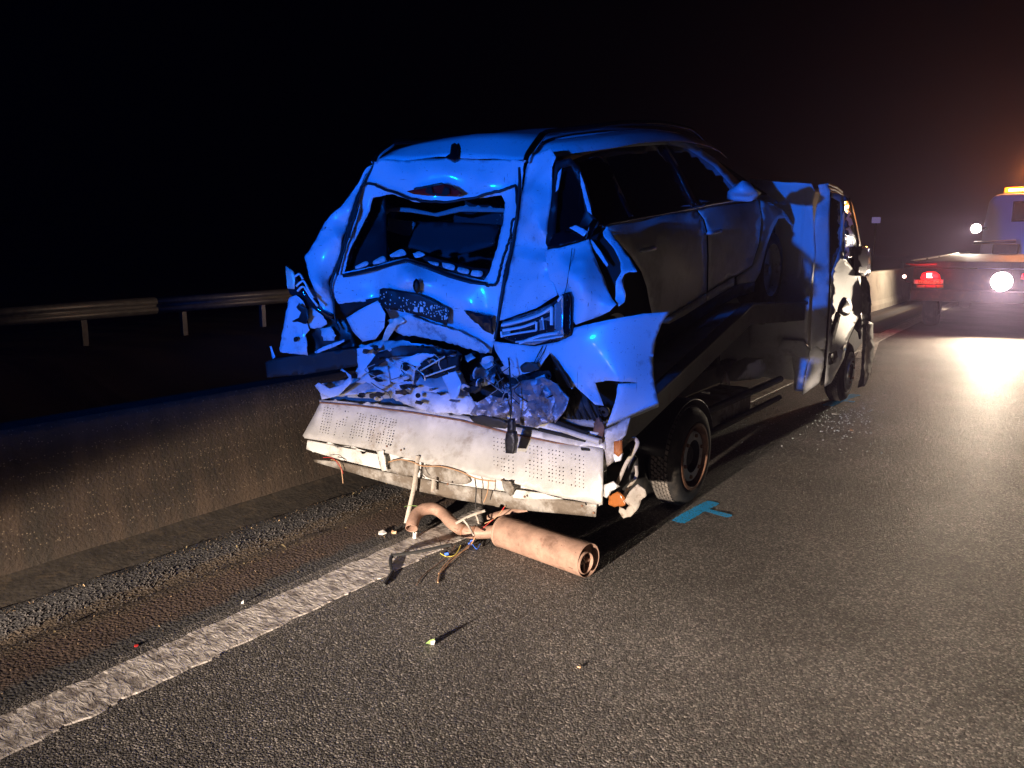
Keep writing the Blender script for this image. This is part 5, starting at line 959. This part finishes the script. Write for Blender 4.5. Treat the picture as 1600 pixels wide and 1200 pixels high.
pp = catmull(pp, 6)
MB().tube(pp, .036, 20, closed=False).build('pipe', 'muffler_steel', MF, smooth=50, solid=.003)
for i in (12, 8): 
    d = (pp[i + 1] - pp[i]).normalized(); MB().lathe([(0, .037), (.002, .039), (.012, .039), (.014, .037)], pp[i], d, 24).build('clamp', 'rust_steel', MF, smooth=40)
# struts under the tail
def gtube(name, pts, r, m, parent=None, k=4, n=6, **kw): return MB().tube(catmull([PZ(x, y, z) for x, y, z in pts], k), r, n).build(name, m, parent, smooth=50, **kw)
BB = thing('broken_stay', 'thin bent rusty stay with two prongs leaning over the exhaust pipe', 'bracket', PZ(730, 820, 0))
gtube('stay_rod', [(712, 818, .13), (735, 806, .17), (758, 798, .20)], .008, 'strap', BB)
gtube('prong', [(743, 803, .18), (746, 810, .15), (748, 818, .12)], .006, 'strap', BB)
gtube('prong', [(724, 812, .16), (732, 822, .13), (740, 836, .115)], .006, 'strap', BB)
KB = thing('black_rod', 'long thin black bent rod lying across the edge line', 'rod', PZ(650, 865, 0))
gtube('shaft', [(612, 868, .03), (640, 864, .05), (668, 859, .07), (695, 853, .09), (706, 851, .10)], .010, 'wire_black', KB)
gtube('crook', [(613, 867, .032), (610, 876, .02), (613, 893, .010)], .010, 'wire_black', KB)
gtube('tip', [(613, 893, .010), (607, 903, .008), (600, 914, .006)], .008, 'wire_black', KB)
WR = thing('loose_wires', 'tangle of thin coloured electrical wires spilled beside the exhaust', 'wires', PZ(700, 880, 0))
for nm, pts, m, r in (('wire', [(743, 838, .06), (735, 852, .02), (722, 862, .01), (705, 873, .008), (693, 885, .006), (686, 898, .005), (684, 910, .005)], 'wire_tan', .0035), ('wire', [(738, 846, .03), (722, 862, .02), (706, 876, .01), (690, 893, .006), (685, 896, .006)], 'wire_tan', .003), ('wire', [(712, 852, .03), (700, 868, .012), (680, 884, .006), (662, 898, .005), (651, 914, .005)], 'rust_steel', .002), ('wire', [(720, 852, .03), (712, 866, .01), (700, 870, .006), (690, 866, .006), (688, 864, .01)], 'wire_yellow', .002), ('wire', [(745, 840, .05), (752, 828, .10), (770, 812, .15)], 'wire_red', .002), ('wire', [(684, 838, .03), (688, 848, .02), (690, 856, .01), (688, 862, .01)], 'wire_black', .002), ('wire', [(632, 792, .15), (640, 790, .15), (656, 791, .14)], 'leaf_green', .002), ('wire', [(738, 850, .02), (745, 858, .01), (750, 850, .02)], 'wire_blue', .0025)):
    gtube(nm, pts, r, m, WR, n=5)
for px, py in ((695, 866), (732, 850), (735, 846)): MB().lathe([(0, .008), (.022, .008), (.024, .002)], PZ(px, py, .015), (.8, .5, .2), 8).build('blue_connector', 'wire_blue', WR)
# small litter
def chip(name, px, py, s, m, label, cat, group=None, seed=0, h=.012):
    r = random.Random(seed); p = PZ(px, py, .004); n = 7
    if p.x < -3.02: p.z = vz(p.x, p.y) + .004
    V = [p + Vector((math.cos(i * 6.283 / n) * s * r.uniform(.6, 1.2), math.sin(i * 6.283 / n) * s * r.uniform(.5, 1), 0)) for i in range(n)]; V += [v + Vector((r.uniform(-.2, .2) * s, r.uniform(-.2, .2) * s, h * r.uniform(.4, 1.4))) for v in V[:n]]
    return mk(name, V, [tuple(range(n))[::-1], tuple(range(n, 2 * n))] + [(i, (i + 1) % n, n + (i + 1) % n, n + i) for i in range(n)], m, label=label, cat=cat, group=group)
chip('plastic_shard', 597, 835, .028, 'white_chip', 'flat white plastic shard on the soil near the hanging strut', 'debris', seed=1)
chip('lens_shard', 615, 833, .016, 'wire_tan', 'small orange tan shard beside the white plastic shard', 'debris', seed=2)
chip('plastic_chip', 648, 841, .016, 'white_chip', 'small pale angular chip at the edge of the white line', 'debris', seed=3, h=.03)
chip('paper_scrap', 379, 943, .008, 'white_chip', 'tiny white scrap on the tarmac strip beside the line', 'debris', seed=4)
chip('orange_chip', 905, 1043, .008, 'wire_tan', 'tiny orange chip alone on the open tarmac', 'debris', seed=5, h=.004)
chip('orange_fragment', 1330, 673, .016, 'wire_tan', 'small orange fragment on the tarmac beside the crumbled glass', 'debris', seed=6)
chip('trim_strip', 1305, 647, .05, 'white_chip', 'short pale trim strip lying by the van front wheel', 'debris', seed=7, h=.008)
chip('red_leaf', 213, 1007, .012, 'wire_red', 'tiny red leaf at the edge of the soil strip', 'leaf', seed=8, h=.004)
lf_ = thing('green_leaf', 'small folded pale green leaf alone on the tarmac', 'leaf', PZ(672, 1003, 0))
p = PZ(665, 1005, .003); q = PZ(679, 999, .004); t1 = PZ(672, 1000, .028); t2 = PZ(675, 1006, .004)
adopt(mk('blade', [p, t2, q, PZ(679, 998, .045), t1], [(0, 1, 2, 3, 4)], 'leaf_green', smooth=None, solid=.001), lf_)
adopt(mk('folded_half', [PZ(673, 1002, .03), PZ(680, 1001, .03), PZ(678, 1008, .003), PZ(673, 1007, .003)], [(0, 1, 2, 3)], 'white_chip', solid=.001), lf_)
# crumbled safety glass
gl = MB(); r = random.Random(33)
def crumb(p, s):
    a = r.uniform(0, 6.28); c, d = math.cos(a) * s, math.sin(a) * s; h = s * r.uniform(.6, 1.4)
    gl.hexa([p + Vector((c, d, 0)), p + Vector((-d, c, 0)), p + Vector((-c, -d, 0)), p + Vector((d, -c, 0)), p + Vector((c * .8, d * .9, h)), p + Vector((-d * .8, c, h * .9)), p + Vector((-c, -d * .8, h)), p + Vector((d * .9, -c, h * .8))])
for _ in range(420):
    t = r.random()
    if t < .3: px, py = r.gauss(1170, 30), r.gauss(642, 12)
    elif t < .85: px, py = r.gauss(1320, 30), r.gauss(652, 16)
    else: px, py = r.uniform(1100, 1420), r.uniform(620, 730)
    if py < 600: continue
    p = PZ(px, py, .001)
    crumb(p, r.uniform(.003, .0075))
gl.build('broken_glass', 'glass_chip', label='scattered crumbs of broken window glass along the van', cat='broken glass', kind='stuff')
# sprayed marks
def spraymat():
    m = bpy.data.materials.new('blue_spray'); m.use_nodes = True; t = m.node_tree; n = t.nodes; b = n['Principled BSDF']; L_ = t.links.new
    b.inputs['Base Color'].default_value = (.01, .42, .92, 1); b.inputs['Roughness'].default_value = .6
    g = n.new('ShaderNodeNewGeometry'); v = n.new('ShaderNodeTexVoronoi'); v.inputs['Scale'].default_value = 95; L_(g.outputs['Position'], v.inputs['Vector'])
    bu = n.new('ShaderNodeBump'); bu.inputs['Distance'].default_value = .004; bu.invert = True; L_(v.outputs['Distance'], bu.inputs['Height']); L_(bu.outputs[0], b.inputs['Normal'])
    no = n.new('ShaderNodeTexNoise'); no.inputs['Scale'].default_value = 120; L_(g.outputs['Position'], no.inputs['Vector']); ra = n.new('ShaderNodeMapRange'); ra.inputs[1].default_value = .36; ra.inputs[2].default_value = .42; L_(no.outputs[0], ra.inputs[0]); L_(ra.outputs[0], b.inputs['Alpha'])
    MATS['blue_spray'] = m
spraymat()
def spray(name, strokes, label, z=.004):
    V = []; F = []
    for n_, (pts, wd) in enumerate(strokes):
        P = catmull([PZ(x, y, z + n_ * .001) for x, y in pts], 8); k0 = len(V); r = random.Random(n_)
        for i, p in enumerate(P):
            t = (P[min(i + 1, len(P) - 1)] - P[max(i - 1, 0)]).normalized(); s = Vector((-t.y, t.x, 0)) * wd * (1 + .18 * noise.noise(p * 30)) * (.55 if i in (0, len(P) - 1) else 1)
            V += [p - s, p + s]
            if i: F.append((k0 + 2 * i - 2, k0 + 2 * i - 1, k0 + 2 * i + 1, k0 + 2 * i))
    return mk(name, V, F, 'blue_spray', label=label, cat='paint mark')
spray('spray_mark', [([(1058, 816), (1078, 804), (1098, 793), (1116, 784)], .045), ([(1092, 793), (1112, 799), (1142, 807)], .032)], 'blue sprayed T-shaped mark at the muddy rear wheel')
spray('wheel_mark', [([(1292, 634), (1312, 625), (1338, 616)], .06), ([(1312, 625), (1335, 628)], .04)], 'faint blue sprayed mark at the van front wheel')

# ------------------------------------------------------------------ second recovery truck with lit work lamps
TY = 17.0
T2 = thing('recovery_truck', 'lit recovery truck with raised deck, work lamps and amber light bar', 'truck', (-1.2, 20, 0))
def Q(px, py, y=TY): return PY(px, py, y)
def patchY(name, out, y, m, parent=T2, th=.03, **k): return patch(name, [(a, b, y) for a, b in out], m, parent, axis='Y', step=k.pop('step', 8), thick=th, **k)
L0, R0 = Q(1421, 420).x, Q(1421, 420).x + 2.45
zt = Q(1440, 408).z
MB().box((L0, TY, zt - .12), (R0, TY + .10, zt)).build('rear_beam', 'dark_steel', T2, bevel=.01)
MB().hexa([(L0, TY + .1, zt - .10), (R0, TY + .1, zt - .10), (R0, TY + 7.0, zt + .0), (L0, TY + 7.0, zt + .0), (L0, TY + .1, zt - .01), (R0, TY + .1, zt - .01), (R0, TY + 7.0, zt + .10), (L0, TY + 7.0, zt + .10)]).build('deck', 'dark_steel', T2)
fe = PX(1512, 392.5, L0); DY = fe.y - TY
for x in (L0, R0 - .06): MB().hexa([(x, TY + .05, zt - .02), (x + .06, TY + .05, zt - .02), (x + .06, fe.y, zt + .10), (x, fe.y, zt + .10), (x, TY + .05, zt + .02), (x + .06, TY + .05, zt + .02), (x + .06, fe.y, fe.z), (x, fe.y, fe.z)]).build('side_board', 'white_enamel', T2, bevel=.008)
for k in range(4):
    t_ = .16 + .18 * k; yk = TY + (fe.y - TY) * t_; zk = zt + .0 + (fe.z + zt + .1 - 2 * zt) * .5 * t_; MB().box((L0 + .055, yk, zk - .012), (L0 + .066, yk + .22, zk + .018)).build('lashing_slot', 'shadow_hole', T2)
MB().box((L0 + .9, TY + 6.2, zt + .1), (L0 + 1.45, TY + 6.8, zt + .36)).build('winch', 'dark_steel', T2, bevel=.03)
MB().tube([(L0 + .5, TY + 6.0, zt + .38), (L0 + 1.4, TY + 6.0, zt + .42)], .04, 10).build('winch_bar', 'galvanised', T2)
MB().box((L0 + .3, TY + .3, .62), (R0 - .3, TY + 8.6, .86)).build('chassis', 'dark_steel', T2)
MB().box((L0 + .05, TY + .02, Q(1440, 470).z), (R0 - .05, TY + .16, Q(1440, 452).z)).build('underrun_bar', 'dark_steel', T2, bevel=.02)
MB().box((L0 + .06, TY + .12, Q(1440, 455).z), (R0 - .06, TY + .2, zt - .14)).build('rear_panel', 'dark_steel', T2)
for yy in (TY + 1.9, TY + 8.2):
    for x in (L0 + .08, R0 - .36):
        wh = MB().lathe([(0, .2), (0, .36), (.06, .40), (.22, .40), (.28, .36), (.28, .2)], (x, yy, .40), (1, 0, 0), 36).build('wheel', 'tyre', T2, smooth=40)
        MB().lathe([(0, .2), (.06, .18), (.06, .001)], (x, yy, .40), (1, 0, 0), 24).build('rim', 'grey_hub', wh, smooth=40)
# tail lamps, plate, reflectors
tl = patchY('tail_lamp', [(1438, 434), (1441, 427), (1450, 424), (1462, 425), (1468, 430), (1469, 437), (1440, 437)], TY - .03, 'lamp_red', th=.05, step=4)
patchY('lamp_core', [(1448, 427), (1456, 427), (1455, 431), (1457, 434), (1448, 434)], TY - .045, 'lamp_red_core', tl, th=.01, step=3)
dx = R0 - L0 - .36
tl2 = patchY('tail_lamp', [(1595, 436), (1597, 428), (1612, 425), (1626, 430), (1626, 438)], TY - .03, 'lamp_red', th=.05, step=5)
patchY('reflector', [(1415, 411), (1432, 412), (1464, 411), (1464, 413.5), (1432, 415), (1415, 413)], TY - .02, 'red_lens', th=.02, step=5)
npl = patchY('number_plate', [(1431, 437), (1473, 437), (1473, 443.5), (1431, 443.5)], TY - .05, 'plate_cream', th=.01, step=5, label='yellowed number plate under the tail lamp')
patchY('plate_band', [(1428, 437), (1434, 437), (1434, 443.5), (1428, 443.5)], TY - .055, 'white_chip', npl, th=.008, step=4)
patchY('plate_band', [(1470, 437), (1474, 437), (1474, 443.5), (1470, 443.5)], TY - .055, 'white_chip', npl, th=.008, step=4)
tc = bpy.data.curves.new('plate_text', 'FONT'); tc.body = 'GZ-708-CS'; tc.size = .085; tc.align_x = 'CENTER'; tc.align_y = 'CENTER'; tc.extrude = .001
to = bpy.data.objects.new('plate_text', tc); COL.objects.link(to); to.location = Q(1452, 440.3, TY - .056); to.rotation_euler = (math.pi / 2, 0, 0); tc.materials.append(MATS['plate_ink'])
bpy.context.view_layer.update(); tm = bpy.data.meshes.new_from_object(to.evaluated_get(bpy.context.evaluated_depsgraph_get())); tm.transform(to.matrix_world); bpy.data.objects.remove(to)
to = bpy.data.objects.new('plate_text', tm); COL.objects.link(to); to.parent = npl
patchY('reflector', [(1431, 445), (1445, 445), (1445, 450), (1432, 450)], TY - .03, 'amber', th=.02, step=4)
patchY('reflector', [(1446, 445), (1462, 445), (1462, 450), (1446, 450)], TY - .03, 'red_lens', th=.02, step=4)
patchY('reflector', [(1463, 445), (1474, 445), (1474, 450), (1463, 450)], TY - .03, 'amber', th=.02, step=4)
MB().tube(catmull([Q(1432, 441), Q(1420, 441), Q(1414, 437), Q(1413, 433)], 4), .012, 8).build('marker_arm', 'dark_steel', T2, smooth=50)
MB().lathe([(0, .001), (.0, .035), (-.03, .03), (-.04, .001)], Q(1413, 432), (0, 1, 0), 16).build('marker_lamp', 'lamp_red_core', T2, smooth=40)
# cab
CY = TY + 7.6
cl = Q(1533, 350, CY).x; zc = Q(1560, 303, CY).z; zl = Q(1560, 410, CY).z
pr = [(cl, .6), (cl + .02, zl), (cl + .06, zl + 1.0), (cl + .13, zc - .18), (cl + .25, zc - .03), (cl + .45, zc), (cl + 1.9, zc), (cl + 2.1, zc - .05), (cl + 2.25, zl + 1.0), (cl + 2.3, .6)]
n = len(pr); V = [(x, y, z) for y in (CY, CY + 1.9) for x, z in pr]
cab = mk('cab', V, [(i, (i + 1) % n, n + (i + 1) % n, n + i) for i in range(n)] + [tuple(range(n)), tuple(range(2 * n - 1, n - 1, -1))], 'cab_blue_lit', T2, bevel=.06)
wa, wb = Q(1583, 344, CY), Q(1583, 317, CY)
MB().box((wa.x, CY - .02, wa.z), (wa.x + .95, CY + .01, wb.z)).build('rear_window', 'tinted_glass', cab, bevel=.008)
MB().box((wa.x - .04, CY - .012, wa.z - .04), (wa.x + .99, CY + .006, wb.z + .04)).build('window_seal', 'rubber_seal', cab, bevel=.008)
lb = Q(1570, 294, CY + .7)
bar_ = MB().box((lb.x - .05, CY + .6, zc + .0), (lb.x + 1.5, CY + .85, zc + .08)).build('light_bar', 'dark_steel', T2, bevel=.02)
MB().box((lb.x, CY + .59, zc + .05), (lb.x + .45, CY + .86, zc + .20)).build('amber_lens', 'lamp_amber', bar_, bevel=.03)
MB().box((lb.x + .10, CY + .57, zc + .10), (lb.x + 1.45, CY + .60, zc + .15)).build('lit_core', 'lamp_amber_core', bar_, bevel=.01)
MB().box((lb.x + .5, CY + .59, zc + .05), (lb.x + 1.5, CY + .86, zc + .20)).build('amber_lens', 'lamp_amber', bar_, bevel=.03)
def worklamp(px, py, y, r, energy, tgt, cone):
    c = Q(px, py, y)
    wl = MB().lathe([(.02, r * 1.15), (.0, r * 1.2), (.10, r * .9), (.13, r * .3)], c, (0, 1, 0), 24).build('work_lamp', 'dark_steel', T2, smooth=40)
    MB().lathe([(.008, r * 1.12), (.0, r * .8), (-.01, .001)], c, (0, 1, 0), 24).build('lamp_glass', 'lamp_white', wl, smooth=40)
    l = lamp('work_light', c + Vector((0, -.16, 0)), energy, (1, .80, .58), .06, tgt, cone, 1.0)
    return c
wl1 = worklamp(1565, 440, TY - .10, .15, 1750, (-.6, 15.6, 0), 135)
wl2 = worklamp(1525, 357, CY - .3, .10, 900, (-6.5, 21.5, -.6), 130)
MB().tube([wl2 + Vector((0, .1, 0)), wl2 + Vector((.25, .2, 0))], .03, 8).build('lamp_bracket', 'dark_steel', T2)
wl3 = Q(1593, 432, TY - .06)
tlp = Q(1455, 432, TY - .25); lamp('tail_light', tlp, 14, (1, .02, .03), .05)
al = lamp('amber_beacon', (lb.x + .6, CY + .3, zc + .5), 420, (1, .3, .04), .15)

# ------------------------------------------------------------------ added haze volume standing in for lens glare around the lamps
hz = MB().box((-420, -320, -8.0), (60, 320, 12)).build('glare_haze', 'underbody', label='thin added haze over the carriageway standing in for lens glare', cat='glare_haze', kind='stuff')
m = bpy.data.materials.new('glare_haze_volume'); m.use_nodes = True; t = m.node_tree
t.nodes.remove(t.nodes['Principled BSDF']); v = t.nodes.new('ShaderNodeVolumePrincipled')
v.inputs['Color'].default_value = (.76, .60, 1, 1); v.inputs['Density'].default_value = .0026; v.inputs['Anisotropy'].default_value = .8
t.links.new(v.outputs[0], t.nodes['Material Output'].inputs['Volume']); hz.data.materials.clear(); hz.data.materials.append(m)
